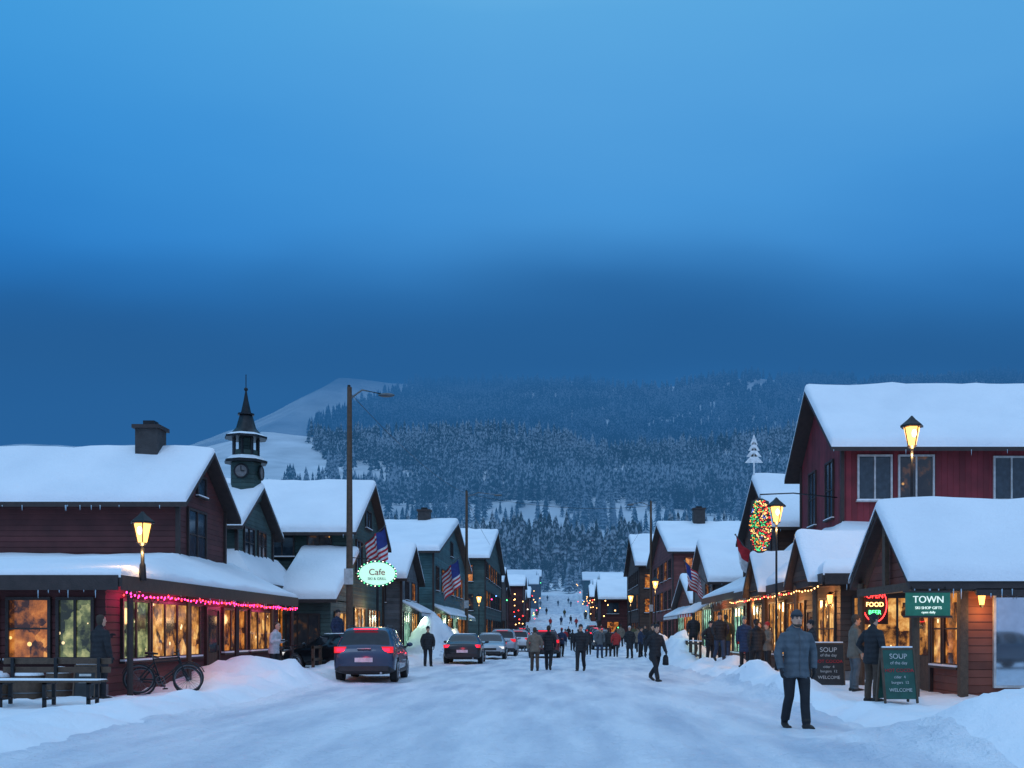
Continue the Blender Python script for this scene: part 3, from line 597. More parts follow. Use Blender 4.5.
# ------------------------------------------------------------------ signs
SG=em('sign_face_white',(.55,.95,.78),.9); SGN=pm('sign_green_board',(.02,.12,.08),.5,emit=(.01,.25,.14),es=.15); SW=em('sign_letters_white',(.8,.95,.9),.8); SBK=pm('chalk_board',(.02,.022,.024),.7); CH=pm('chalk_paint',(.5,.5,.48),.8)
SG2=pm('sandwich_board_green',(.012,.075,.055),.5)
r=root('oval_lit_sign',(-7.0,38.6,3.7)); mb=MB(); X,Y,Z=-7.05,38.6,3.75
mb.tube([(X,Y-.06,Z),(X,Y+.06,Z)],[(.70,.44),(.70,.44)],SG,28); mb.build('sign_face',r)
mb=MB(); mb.tube([(X+.72*math.cos(a),Y-.02,Z+.46*math.sin(a)) for a in [i*2*math.pi/32 for i in range(33)]],.035,SGN,6)
for i in range(30):
    a=i*2*math.pi/30; mb.ell((X+.74*math.cos(a),Y-.06,Z+.48*math.sin(a)),.018,GRNB if i%2 else WHT,6,4)
mb.tube([(X,Y+.02,.0),(X,Y+.02,Z-.4)],.05,METAL,8); mb.tube([(X-.95,Y,Z+.62),(X,Y,Z+.55),(X+.1,Y,Z+.44)],.02,METAL,6); mb.build('sign_frame',r)
text('Cafe',.34,(X,Y-.09,Z+.05),ROT['S'],pm('sign_letters_red',(.35,.03,.05),.5),r,.02); text('SKI & GRILL',.14,(X,Y-.09,Z-.2),ROT['S'],pm('sign_letters_dark',(.02,.12,.12),.5),r,.015)
r=root('green_town_sign',(7.75,20.8,2.1)); mb=MB(); mb.box((7.2,20.8,1.84),(8.12,20.86,2.32),SGN); mb.box((7.16,20.79,2.32),(8.16,20.87,2.36),TRIM); mb.box((7.16,20.79,1.80),(8.16,20.87,1.84),TRIM)
mb.tube([(7.35,20.83,2.36),(7.35,20.95,2.5)],.01,METAL,5); mb.tube([(8.05,20.83,2.36),(8.05,20.95,2.5)],.01,METAL,5); mb.build('board',r)
text('TOWN',.2,(7.66,20.79,2.17),ROT['S'],SW,r); text('SKI SHOP GIFTS',.08,(7.66,20.79,2.0),ROT['S'],SW,r); text('open daily',.07,(7.66,20.79,1.91),ROT['S'],SW,r)
r=root('neon_window_sign',(8.2,25.6,2.2)); mb=MB(); mb.box((7.7,25.6,1.7),(8.4,25.66,2.7),SBK)
mb.tube([(7.75+.3*(1+math.cos(a)),25.56,2.2+.44*math.sin(a)) for a in [i*2*math.pi/28 for i in range(29)]],.012,REDB,6)
mb.build('neon',r)
for k,(t_,m,z,s_) in enumerate((('OPEN',REDB,2.42,.17),('FOOD',WARM,2.2,.16),('BEER',GRNB,2.0,.15))): text(t_,s_,(8.05,25.57,z),ROT['S'],m,r,.004)
r=root('neon_bulb_banner_sign',(7.1,36,5.3)); X,Y=7.2,36.0; mb=MB()
mb.tube([(X,Y,6.3),(X,Y,6.2),(X,Y,5.3),(X,Y,4.5),(X,Y,4.35)],[(.10,.08),(.32,.09),(.42,.1),(.34,.09),(.10,.08)],SBK,14)
rg=random.Random(4); cl=[REDB,em('dim_orange',(1,.35,.05),1.6),em('dim_green',(.05,.6,.2),1.4),em('dim_red',(.8,.03,.03),1.6),em('dim_gold',(1,.6,.2),1.8),em('dim_blue',(.1,.2,.7),1.2)]
for i in range(520):
    z=rg.uniform(4.42,6.22); w=.40*math.sqrt(max(0,1-((z-5.3)/1.0)**2)); x=rg.uniform(-w,w)
    k=int((noise.noise(Vector((x*4,z*4,2)))+.7)*4.5)%6
    mb.ell((X+x,Y-.1,z),(rg.uniform(.012,.03),.015,rg.uniform(.012,.025)),cl[k],5,3)
mb.tube([(X,Y,6.25),(X,Y,6.45),(X+1.2,Y,6.5),(X+3.1,Y+1.2,6.5)],.025,METAL,6); mb.build('banner',r)
r=root('white_tree_ornament',(9.6,49.6,9.3)); mb=MB(); X,Y=9.6,49.5
WP=pm('white_paint',(.8,.82,.84),.5)
mb.tube([(X,Y,9.0),(X,Y,11.2)],.035,WP,6)
for k,(z,w) in enumerate(((10.0,.45),(10.3,.37),(10.6,.28),(10.9,.18))):
    mb.add([(X-w,Y-.02,z-.12),(X+w,Y-.02,z-.12),(X,Y-.02,z+.38),(X-w,Y+.04,z-.12),(X+w,Y+.04,z-.12),(X,Y+.04,z+.38)],[(0,1,2),(5,4,3),(0,3,4,1),(1,4,5,2),(2,5,3,0)],WP)
mb.build('ornament',r)
def aboard(X,Y,w,h,rz,face,lines,name):
    z=gh(X,Y); r=root(name,(X,Y,z),rz); mb=MB()
    for s in (-1,1):
        off=Matrix.Translation((0,s*.2*h,0))@Matrix.Rotation(R(11)*s,4,'X')
        mb.box((-w/2,-.015,.08),(w/2,.015,h),face,off)
        for a in (-w/2-.03,w/2): mb.box((a,-.03,0),(a+.03,.03,h+.03),WOOD,off)
        mb.box((-w/2,-.025,h),(w/2,.025,h+.04),WOOD,off); mb.box((-w/2,-.02,h+.04),(w/2,.02,h+.07),SNOW,off)
        if s<0:
            for (z_,a,b,t,m) in lines: mb.box((a*w,-.024,z_*h),(b*w,-.017,z_*h+t),m,off)
    local(mb.build('board',r),r)
    if w>.5:
        for i,(t_,sz,zz) in enumerate((('SOUP',.15,.86),('of the day',.09,.74),('HOT COCOA',.1,.6),('cider  4',.08,.48),('burgers  12',.08,.38),('WELCOME',.1,.24))):
            o=text(t_,sz*w/.65,(0,-.2*h-.022+zz*h*.19,zz*h),(R(90-11),0,0),CH if i!=2 else CR,None,.003); local(o,r)
    return r
aboard(6.6,19.6,.62,1.05,R(6),SG2,[],'sandwich_board_sign'); aboard(6.7,25.0,.72,1.1,R(-8),SBK,[],'chalkboard_sign'); aboard(-9.9,20.9,.4,.7,R(5),SBK,[(.7,-.3,.3,.05,CH),(.5,-.3,.2,.03,CH)],'sandwich_board_sign')
for (x0,x1,y0,y1,m) in ((7.6,8.6,57,64,CR),(7.8,8.9,66.5,75.5,CW),(-8.9,-7.8,56.5,62,CW),(-8.2,-7.1,65,84,SGN)):
    r=root('shop_awning',((x0+x1)/2,y0,2.9)); mb=MB(); s=1 if x0>0 else -1
    xa,xb=(x0,x1) if s>0 else (x1,x0); n=int((y1-y0)/.6)
    for i in range(n):
        a=y0+(y1-y0)*i/n;b=y0+(y1-y0)*(i+1)/n; mb.slab([(xa,a,2.6),(xa,b,2.6),(xb,b,3.2),(xb,a,3.2)],.03,m if i%2 else CW); mb.box((min(xa,xa+.02*s),a,2.4),(max(xa,xa+.02*s),b,2.6),m if i%2 else CW)
    snow_quad(mb,(xa,y0,2.62),(xa,y1,2.62),(xb,y1,3.22),(xb,y0,3.22),.12,(1,1,0,1)); mb.build('awning',r)
z=gh(-9.3,18.3); r=root('park_bench',(-9.35,18.3,z)); mb=MB()
for y in (-.22,-.07,.08): mb.box((-1.0,y,.44),(1.0,y+.12,.48),WOOD)
for y,zz in ((.27,.6),(.29,.76)): mb.box((-1.0,y,zz),(1.0,y+.035,zz+.11),WOOD)
for x in (-.8,0,.8):
    mb.box((x-.03,-.2,-.05),(x+.03,-.14,.44),METAL); mb.box((x-.03,.14,-.05),(x+.03,.2,.44),METAL); mb.box((x-.03,-.2,.4),(x+.03,.24,.44),METAL); mb.box((x-.03,.22,.4),(x+.03,.27,.88),METAL); mb.box((x-.03,-.2,.12),(x+.03,.2,.16),METAL)
local(mb.build('bench_frame',r,bevel=.008),r); mb=MB(); snow_quad(mb,(-.98,-.2,.482),(.98,-.2,.482),(.98,.2,.482),(-.98,.2,.482),.035,(1,1,1,1),1,.2); local(mb.build('bench_snow',r,smooth=60),r)
TB=pm('tyre_rubber',(.015,.015,.016),.8)
def bicycle(X,Y,rz,lean):
    r=root('bicycle',(X,Y,gh(X,Y)-.01),rz); mb=MB(); RB=METAL; Mw=Matrix.Rotation(R(90),4,'X')
    for x in (-.52,.52):
        mb.torus((x,0,.34),.32,.02,TB,Mw,32,8); mb.torus((x,0,.34),.295,.012,STEEL,Mw,32,6); mb.tube([(x,-.05,.34),(x,.05,.34)],.022,STEEL,8)
        for k in range(14):
            a=k*math.pi/7; mb.tube([(x,0,.34),(x+.29*math.cos(a),0,.34+.29*math.sin(a))],.003,STEEL,3)
    bb=(-.08,0,.3); st=(-.22,0,.78); hd=(.33,0,.82); hb=(.37,0,.66)
    for a,b in ((bb,st),(bb,hb),(st,hd),(hd,hb),((-.52,.03,.34),bb),((-.52,.03,.34),(-.2,0,.72)),((-.52,-.03,.34),bb),((-.52,-.03,.34),(-.2,0,.72))): mb.tube([a,b],.017,RB,8)
    for s in (-.045,.045): mb.tube([hb,(.44,s,.5),(.52,s,.34)],.012,RB,6)
    mb.tube([hd,(.3,0,.95)],.014,STEEL,6); mb.tube([(.25,-.29,.96),(.32,-.15,.95),(.3,0,.95),(.32,.15,.95),(.25,.29,.96)],.014,METAL,8)
    mb.tube([st,(-.25,0,.9)],.014,STEEL,6); mb.tube([(-.4,0,.92),(-.3,0,.92),(-.12,0,.9)],[(.07,.03),(.08,.03),(.02,.02)],METAL,8,ref=(0,1,0))
    mb.torus((-.08,-.03,.3),.09,.008,STEEL,Mw,18,5); mb.tube([(-.08,-.08,.3),(-.02,-.1,.16)],.01,STEEL,5); mb.tube([(-.08,.08,.3),(-.14,.1,.44)],.01,STEEL,5); mb.box((-.07,-.14,.14),(.03,-.06,.17),METAL); mb.box((-.19,.06,.43),(-.09,.14,.46),METAL)
    for x in (-.52,.52): mb.tube([(x+.37*math.cos(a),0,.34+.37*math.sin(a)) for a in [R(20+14*i) for i in range(11)]],.012,RB,5)
    o=mb.build('bike_frame',r,smooth=50); local(o,r); o.rotation_euler=(lean,0,0)
bicycle(-8.95,22.6,R(25),R(-8)); bicycle(-9.2,23.3,R(35),R(-6)); bicycle(-9.05,33.2,R(70),R(-6))
r=root('barrel_planter',(-10.9,20.9,0)); mb=MB()
for i,(x,s) in enumerate(((-10.55,.3),(-11.2,.33),(-11.9,.3))):
    z=gh(x,21); mb.tube([(x,21.1,z),(x,21.1,z+.25),(x,21.1,z+.5)],[s*.85,s,s*.88],WOOD,14); mb.torus((x,21.1,z+.14),s*.96,.012,STEEL,None,18,5); mb.torus((x,21.1,z+.38),s*.96,.012,STEEL,None,18,5); mb.ell((x,21.1,z+.5),(s*.86,s*.86,.14),SNOW)
mb.build('barrels',r,smooth=40)
r=root('wooden_railing',(6.6,42,0)); mb=MB()
for i in range(9):
    y=42+i*1.5; mb.box((5.85,y,-.1),(5.95,y+.1,1.1),WOOD)
for z in (.45,.95): mb.box((5.87,42,z),(5.93,54.1,z+.09),WOOD)
mb.box((5.84,42,1.1),(5.96,54.1,1.14),SNOW); mb.build('rails',r)
r=root('wooden_railing',(-9.2,36,0)); mb=MB()
for i in range(5): mb.box((-9.0,36.2+i*1.1,-.1),(-8.9,36.3+i*1.1,1.0),WOOD)
for z in (.45,.9): mb.box((-8.98,36.2,z),(-8.92,40.7,z+.09),WOOD)
mb.build('rails',r)
# ------------------------------------------------------------------ cars
GLS=pm('car_glass',(.015,.02,.025),.05,var=.2); TYR=pm('tyre',(.014,.014,.015),.85); RIM=pm('alloy_rim',(.35,.36,.38),.3,metal=.9); BLK=pm('black_plastic',(.02,.02,.022),.55)
TL=em('tail_lamp',(1,.01,.04),3.5); TLD=pm('tail_lamp_lens',(.3,.01,.015),.2,emit=(1,.02,.03),es=.8); HL=pm('head_lamp',(.6,.62,.65),.1,emit=(1,.95,.85),es=.8); PL=pm('number_plate',(.5,.52,.55),.5)
def paint(name,c): 
    m=pm(name,c,.3,var=.12,scale=3,metal=.35); m.node_tree.nodes['Principled BSDF'].inputs['Coat Weight'].default_value=.6; return m
PN={'blue':paint('paint_dark_blue',(.022,.04,.085)),'black':paint('paint_black',(.015,.016,.02)),'silver':paint('paint_silver',(.36,.39,.43)),'red':paint('paint_dark_red',(.13,.015,.02)),'grey':paint('paint_grey',(.10,.11,.13)),'white':paint('paint_white',(.5,.52,.55))}
SUV=[(0,.42,.74,.52,.70,.66,.74),(.05,.30,.85,.42,.86,.76,.92),(.13,.27,.89,.40,1.00,.76,1.06),(.20,.25,.90,.38,1.04,.73,1.11),(.50,.23,.91,.36,1.06,.63,1.56),(.62,.22,.91,.36,1.06,.62,1.61),(.95,.21,.915,.35,1.06,.63,1.645),(1.08,.21,.915,.35,1.06,.63,1.65),(1.75,.21,.915,.35,1.05,.63,1.655),(1.88,.21,.915,.35,1.05,.63,1.655),(2.6,.21,.915,.35,1.03,.62,1.62),(2.75,.21,.915,.35,1.02,.62,1.57),(3.4,.22,.91,.36,.99,.72,1.08),(3.5,.22,.91,.36,.98,.74,1.04),(4.1,.23,.89,.37,.90,.70,.96),(4.4,.25,.84,.40,.80,.62,.84),(4.52,.32,.74,.46,.66,.55,.70)]
SED=[(0,.42,.72,.50,.72,.62,.78),(.05,.30,.83,.42,.86,.70,.93),(.15,.26,.87,.38,.94,.72,1.0),(.55,.23,.885,.36,.96,.70,1.03),(.68,.22,.89,.36,.96,.69,1.05),(1.25,.21,.895,.35,.97,.58,1.38),(1.4,.21,.895,.35,.97,.57,1.41),(1.55,.21,.895,.35,.97,.57,1.43),(2.15,.21,.895,.35,.96,.57,1.44),(2.28,.21,.895,.35,.96,.57,1.44),(2.7,.21,.895,.35,.95,.57,1.41),(2.85,.21,.895,.35,.94,.57,1.37),(3.5,.22,.89,.36,.90,.70,.98),(3.6,.22,.89,.36,.90,.71,.95),(4.2,.24,.87,.38,.82,.66,.87),(4.5,.27,.82,.42,.72,.58,.76),(4.62,.34,.72,.46,.62,.5,.66)]
def car(kind,X,Y,rz,col,name='parked_car',lit=True,snowy=True):
    S=SUV if kind=='suv' else SED; L=S[-1][0]; z=gh(X,Y)-.01
    r=root(name,(X,Y,z),rz); P=PN[col]
    wy=(.82,3.62) if kind=='suv' else (.95,3.75); wr=.355 if kind=='suv' else .325
    v=[];f=[];mi=[]
    for (y,zb,w,zl,zs_,wt,zt) in S:
        half=[(0,zb),(w*.82,zb),(w*.98,zl),(w,(zl+zs_)/2),(w*.975,zs_),(wt*1.03,zt-.045),(wt*.88,zt),(0,zt+.02)]
        ring=half+[(-a,b) for a,b in half[-2:0:-1]]
        v+=[(a,y,b) for a,b in ring]
    n=14; a0=3 if kind=='suv' else 4; b0=11
    for i in range(len(S)-1):
        for k in range(n):
            f.append((i*n+k,i*n+(k+1)%n,(i+1)*n+(k+1)%n,(i+1)*n+k))
            m=0
            if k in (4,9) and i in (5,7,9,10): m=1
            if k in (5,6,7,8) and i in (a0,b0): m=1
            if k in (0,13,1,12): m=2
            mi.append(m)
    f.append(tuple(range(n))[::-1]); mi.append(0); f.append(tuple((len(S)-1)*n+k for k in range(n))); mi.append(0)
    me=bpy.data.meshes.new('car_body'); me.from_pydata(v,[],f)
    for m in (P,GLS,BLK): me.materials.append(m)
    me.polygons.foreach_set('material_index',mi); me.polygons.foreach_set('use_smooth',[True]*len(f))
    bm=bmesh.new(); bm.from_mesh(me); bmesh.ops.recalc_face_normals(bm,faces=bm.faces)
    cl=bm.edges.layers.float.get('crease_edge') or bm.edges.layers.float.new('crease_edge')
    for e in bm.edges:
        if len(e.link_faces)==2 and e.link_faces[0].material_index!=e.link_faces[1].material_index: e[cl]=.75
    bm.to_mesh(me); bm.free()
    body=bpy.data.objects.new('car_body',me); COL.objects.link(body)
    ss=body.modifiers.new('s','SUBSURF'); ss.levels=2; ss.render_levels=2
    cm=MB()
    for y in wy: cm.tube([(-1.2,y,wr-.01),(1.2,y,wr-.01)],wr+.06,BLK,28)
    cut=cm.build('cutter')
    bo=body.modifiers.new('b','BOOLEAN'); bo.object=cut; bo.operation='DIFFERENCE'; bo.solver='EXACT'
    dg=bpy.context.evaluated_depsgraph_get(); me2=bpy.data.meshes.new_from_object(body.evaluated_get(dg))
    body.modifiers.clear(); body.data=me2; body.data.polygons.foreach_set('use_smooth',[True]*len(me2.polygons)); me2.set_sharp_from_angle(angle=R(38))
    bpy.data.objects.remove(cut); local(body,r)
    mb=MB()
    mb.box((-.7,.4,.3),(.7,L-.4,.8),BLK)
    for y in wy:
        for s in (-1,1):
            x=s*.80; mb.tube([(x-.11,y,wr),(x-.09,y,wr),(x+.09,y,wr),(x+.11,y,wr)],[wr-.03,wr,wr,wr-.03],TYR,24)
            xo=x+s*.112; mb.tube([(xo-.01,y,wr),(xo+.006,y,wr)],wr*.66,BLK,20); mb.torus((xo,y,wr),wr*.66,.016,RIM,Matrix.Rotation(R(90),4,'Y'),24,6)
            for k in range(5):
                a=k*2*math.pi/5+y; mb.tube([(xo+s*.01,y,wr),(xo+s*.01,y+wr*.64*math.cos(a),wr+wr*.64*math.sin(a))],[.035,.024],RIM,6)
            mb.ell((xo+s*.01,y,wr),(.03,.05,.05),RIM,8,5)
    t=TL if lit else TLD
    suv=kind=='suv'; zt=.98 if suv else .86
    for s in (-1,1):
        M=Matrix.Translation((s*.68,.09 if suv else .075,zt))@Matrix.Rotation(s*R(-24),4,'Z')
        mb.box((-.18,-.035,-.09 if suv else -.07),(.15,.08,.09 if suv else .07),TLD,M)
        mb.box((-.14,-.05,-.05),(.10,-.03,.05),t,M)
        M=Matrix.Translation((s*.64,L-.13,.72 if suv else .66))@Matrix.Rotation(s*R(22),4,'Z'); mb.box((-.17,-.05,-.06),(.15,.06,.06),HL,M)
        mb.tube([(s*.85,L-1.35,1.02 if suv else .95),(s*.98,L-1.38,1.06 if suv else 1.0)],.03,BLK,6); mb.ell((s*1.03,L-1.38,1.1 if suv else 1.03),(.1,.05,.07),P,10,6)
        for yy in (1.15,2.2): mb.box((s*.915-.012,yy,.88),(s*.915+.012,yy+.16,.905),BLK)
        mb.box((s*.9-.02,wy[0]+.5,.27),(s*.9+.02,wy[1]-.5,.36),BLK)
        if suv: mb.tube([(s*.58,.8,1.64),(s*.58,1.0,1.70),(s*.58,2.3,1.69),(s*.58,2.5,1.62)],.016,BLK,6)
    mb.box((-.72,-.03,.36),(.72,.06,.50),BLK); mb.box((-.26,-.045,.62),(.26,-.0,.75),PL) if suv else mb.box((-.26,-.035,.56),(.26,0,.69),PL)
    if suv: mb.box((-.2,.02,1.0),(.2,.09,1.03),RIM)
    mb.box((-.62,L-.1,.32),(.62,L+.005,.46),BLK); mb.box((-.4,L-.12,.52),(.4,L-.0,.64),BLK); mb.tube([(.5,.1,.3),(.5,-.02,.3)],.035,RIM,8)
    if suv: mb.box((-.35,.42,1.575),(.35,.47,1.60),TL if lit else TLD)
    local(mb.build('car_details',r,smooth=35),r)
    mb=MB(); zr=1.675 if suv else 1.455; ya,yb=(.7,2.55) if suv else (1.5,2.7)
    if snowy: snow_quad(mb,(-.52,ya,zr-.02),(.52,ya,zr-.02),(.52,yb,zr-.03),(-.52,yb,zr-.03),.03,(1,1,1,1),X,.15)
    if mb.f: local(mb.build('roof_snow',r,smooth=60),r)
    if lit and Y<50:
        o=point(None,(0,-.5,.85),3.5,(1,.05,.08),.1); local(o,r)
    return r
car('suv',-5.75,29.3,R(3),'blue',snowy=False); car('sedan',-6.35,37.2,R(62),'black',lit=False)
car('sedan',-4.55,46.5,R(2),'black'); car('sedan',-4.0,58.6,R(182),'silver',lit=False); car('suv',-3.6,62,R(1),'silver',lit=False); car('suv',-3.2,76,0,'white',lit=False)
car('suv',-.9,57.5,R(0),'red'); car('suv',3.6,88,R(180),'grey',lit=False); car('sedan',19,3.5,R(80),'grey',lit=False)
for (x,y,c,k) in ((4.2,98,'silver','sedan'),(4.3,108,'black','suv'),(4.3,118,'red','suv'),(-4.3,92,'grey','suv'),(-4.4,104,'white','sedan'),(-4.4,116,'black','suv'),(4.3,134,'grey','suv')): car(k,x,y,0,c,lit=(c in('red','black')))
# ------------------------------------------------------------------ people
SKIN=pm('skin',(.60,.33,.22),.5,var=.08); HAIR=pm('hair',(.05,.032,.02),.7); BOOT=pm('boots',(.02,.016,.014),.7); GLOVE=pm('gloves',(.02,.02,.024),.8); EYE=pm('eye',(.015,.012,.01),.15); LIP=pm('lips',(.3,.10,.09),.5)
def cloth(n,c,q=False):
    m=pm(n,c,.85,var=.22,scale=9,bump=.35,bscale=14)
    if q:
        nt=m.node_tree; b=nt.nodes['Principled BSDF']; tc=N(nt,'ShaderNodeTexCoord'); w=N(nt,'ShaderNodeTexWave',bands_direction='Z'); w.inputs['Scale'].default_value=2.9; w.inputs['Distortion'].default_value=1.5; w.inputs['Detail'].default_value=2
        nt.links.new(tc.outputs['Object'],w.inputs['Vector']); bp=N(nt,'ShaderNodeBump'); bp.inputs['Strength'].default_value=.35; bp.inputs['Distance'].default_value=.04
        nt.links.new(w.outputs['Fac'],bp.inputs['Height']); nt.links.new(bp.outputs['Normal'],b.inputs['Normal'])
    return m
C={'slate':cloth('slate_jacket',(.085,.105,.125),True),'black':cloth('black_coat',(.018,.019,.023),True),'navy':cloth('navy_coat',(.02,.035,.08),True),'tan':cloth('tan_coat',(.16,.13,.10)),'white':cloth('pale_jacket',(.5,.5,.52)),'red':cloth('red_jacket',(.4,.03,.03),True),'grey':cloth('grey_coat',(.10,.11,.12)),'brown':cloth('brown_trousers',(.075,.05,.035)),'olive':cloth('olive_jacket',(.07,.07,.035)),'dkp':cloth('dark_trousers',(.014,.015,.019)),'jean':cloth('denim',(.03,.045,.08)),'dgrey':cloth('charcoal_knit',(.045,.05,.058))}
def person(X,Y,hd,pose,jk,pt,hat='beanie',H=1.78,vox=.03,lean=0,long=0,bag=None,hood=False,glove=True,beard=False,name='pedestrian',hatc=None,turn=0):
    z0=gh(X,Y); s=H/1.78
    r=root(name,(X,Y,z0-.015),hd)
    J=C[jk];P=C[pt];HT=C[hatc or 'black']
    prim=[]
    def T(p,q,m,ref=(1,0,0)): prim.append(([Vector(a) for a in p],q,m,ref))
    dz=0
    if pose=='walk': legs={1:((.10,-.18,.515),(.10,-.27,.10),0),-1:((.09,.07,.49),(.09,.37,.19),1)}; arms={1:((.27,.13,1.17),(.27,.15,.92)),-1:((.27,-.06,1.15),(.24,-.22,.96))}; dz=-.025
    elif pose=='walk2': legs={-1:((.10,-.18,.515),(.10,-.27,.10),0),1:((.09,.07,.49),(.09,.37,.19),1)}; arms={-1:((.27,.13,1.17),(.27,.15,.92)),1:((.27,-.06,1.15),(.24,-.22,.96))}; dz=-.025
    elif pose=='stroll': legs={1:((.10,-.10,.51),(.11,-.13,.095),0),-1:((.10,.02,.50),(.10,.20,.12),1)}; arms={1:((.29,.05,1.16),(.28,.0,.92)),-1:((.29,.0,1.15),(.28,-.10,.92))}
    else: legs={1:((.12,-.03,.51),(.14,.0,.09),0),-1:((.11,-.01,.51),(.12,.03,.09),0)}; arms={1:((.28,.02,1.15),(.26,-.06,.91)),-1:((.28,.02,1.15),(.26,-.06,.91))}
    if pose=='pocket': arms={k:((.32,.07,1.17),(.24,-.10,.98)) for k in (1,-1)}
    if pose=='hold': arms={k:((.27,-.02,1.16),(.11,-.27,1.2)) for k in (1,-1)}
    if pose=='phone': arms[1]=((.28,-.05,1.16),(.12,-.26,1.32))
    lw=math.sin(lean)
    def lp(p):
        x,y,z=p; h=max(0,z-.93); return (x,y-h*lw,z-h*(1-math.cos(lean)))
    hem=.80-.25*long
    T([lp(p) for p in ((0,.01,hem),(0,.01,hem+.05),(0,.01,.95),(0,.0,1.08),(0,-.01,1.22),(0,-.005,1.36),(0,.005,1.45),(0,.01,1.50))],[(.208,.165),(.215,.17),(.2,.157),(.19,.148),(.2,.152),(.207,.145),(.165,.115),(.085,.08)],J)
    T([(0,.01,.97),(0,.01,.86),(0,.01,.80)],[(.16,.12),(.165,.125),(.1,.08)],P)
    T([lp((0,.01,1.46)),lp((0,.0,1.51)),lp((0,-.005,1.53))],[(.12,.10),(.095,.09),(.078,.078)],J)
    T([lp((0,.01,1.48)),lp((0,-.015,1.60))],[.056,.053],SKIN)
    if hood: T([lp((-.1,.07,1.48)),lp((0,.13,1.53)),lp((.1,.07,1.48))],[.05,.075,.05],J,(0,0,1))
    for k in (1,-1):
        kn,an,up=legs[k]; h=(.095*k,.01,.90+dz); kn=(kn[0]*k,kn[1],kn[2]+dz*.5); an=(an[0]*k,an[1],an[2])
        m1=Vector(h).lerp(Vector(kn),.45)+Vector((.01*k,-.01,0)); m2=Vector(kn).lerp(Vector(an),.4)+Vector((0,.018,0))
        T([h,m1,kn,m2,Vector(an)+Vector((0,0,.02))],[.104,.095,.076,.073,.07],P)
        a=Vector(an)
        if up: T([a+Vector((0,.01,.04)),a+Vector((0,.03,-.05)),a+Vector((0,-.10,-.115)),Vector((a.x,a.y-.19,.035))],[(.058,.06),(.055,.055),(.052,.045),(.042,.03)],BOOT)
        else:
            T([a+Vector((0,0,.06)),a+Vector((0,0,-.03))],[.066,.06],BOOT); T([a+Vector((0,.085,-.045)),a+Vector((0,.0,-.045)),a+Vector((.01*k,-.13,-.05)),a+Vector((.015*k,-.21,-.06))],[(.045,.045),(.055,.05),(.06,.045),(.045,.03)],BOOT)
        el,wr=arms[k]; sh=lp((.185*k,.0,1.405)); el=lp((el[0]*k,el[1],el[2])); wr=lp((wr[0]*k,wr[1],wr[2]))
        m1=Vector(sh).lerp(Vector(el),.5)+Vector((.012*k,.005,0))
        T([lp((.10*k,0,1.42)),sh,m1,el,Vector(el).lerp(Vector(wr),.5),wr],[.075,.08,.073,.066,.06,.052],J)
    hc=Vector(lp((0,-.03,1.665))); 
    Rt=Matrix.Rotation(turn,4,'Z')
    def HP(p): return hc+(Rt@Vector(p))
    T([HP((0,.0,-.12)),HP((0,-.01,-.09)),HP((0,-.005,-.03)),HP((0,.0,.04)),HP((0,.005,.09)),HP((0,.005,.115))],[(.035,.04),(.056,.072),(.07,.09),(.074,.095),(.058,.075),(.03,.04)],SKIN)
    T([HP((0,-.085,.02)),HP((0,-.114,-.018)),HP((0,-.09,-.032))],[.012,.019,.012],SKIN); T([HP((0,-.07,-.1)),HP((0,-.08,-.085))],[.025,.022],HAIR if beard else SKIN)
    if beard: T([HP((-.06,-.015,-.07)),HP((-.037,-.062,-.092)),HP((0,-.082,-.10)),HP((.037,-.062,-.092)),HP((.06,-.015,-.07))],[.016,.02,.024,.02,.016],HAIR,(0,0,1))
    for k in (1,-1): T([HP((.075*k,.01,.015)),HP((.082*k,.015,-.025))],[.014,.011],SKIN)
    if hat=='beanie':
        T([HP((0,.012,.045)),HP((0,.012,.075)),HP((0,.012,.11)),HP((0,.014,.14)),HP((0,.016,.155))],[(.088,.107),(.087,.106),(.073,.088),(.045,.055),(.015,.02)],HT)
        T([HP((0,.05,-.02)),HP((0,.035,.05))],[(.066,.06),(.078,.078)],HAIR)
    else:
        T([HP((0,.032,-.06)),HP((0,.032,.0)),HP((0,.02,.06)),HP((0,.012,.10)),HP((0,.012,.13))],[(.066,.066),(.082,.078),(.083,.098),(.068,.084),(.03,.04)],HAIR)
    mb=MB()
    for p,q,m,rf in prim: mb.tube(p,q,m,12,ref=rf)
    src=mb.build('tmp'); rm=src.modifiers.new('r','REMESH'); rm.mode='VOXEL'; rm.voxel_size=vox; rm.adaptivity=0
    smo=src.modifiers.new('s','SMOOTH'); smo.factor=.5; smo.iterations=2 if vox<.02 else 1
    dg=bpy.context.evaluated_depsgraph_get(); me=bpy.data.meshes.new_from_object(src.evaluated_get(dg)); bpy.data.objects.remove(src)
    ms=[];pp=[];rr=[];mm_=[]
    for p,q,m,rf in prim:
        if m not in ms: ms.append(m)
        for i in range(len(p)-1):
            for t in (0,.25,.5,.75,1):
                c=p[i].lerp(p[i+1],t); qa=q[i];qb=q[i+1]; ra=sum(qa)/2 if isinstance(qa,tuple) else qa; rb=sum(qb)/2 if isinstance(qb,tuple) else qb
                pp.append(c);rr.append(ra*(1-t)+rb*t);mm_.append(ms.index(m))
    nf=len(me.polygons); cc=np.empty(nf*3); me.polygons.foreach_get('center',cc); cc=cc.reshape(-1,3)
    pp=np.array([tuple(a) for a in pp]); rr=np.array(rr); mm_=np.array(mm_)
    D=np.sqrt(((cc[:,None,:]-pp[None])**2).sum(2))/rr[None]
    idx=mm_[D.argmin(1)]
    ip,ij=ms.index(P),ms.index(J)
    idx[(idx==ip)&(cc[:,2]>hem-.005)]=ij
    idx[(idx==ij)&(cc[:,2]<hem-.02)]=ip
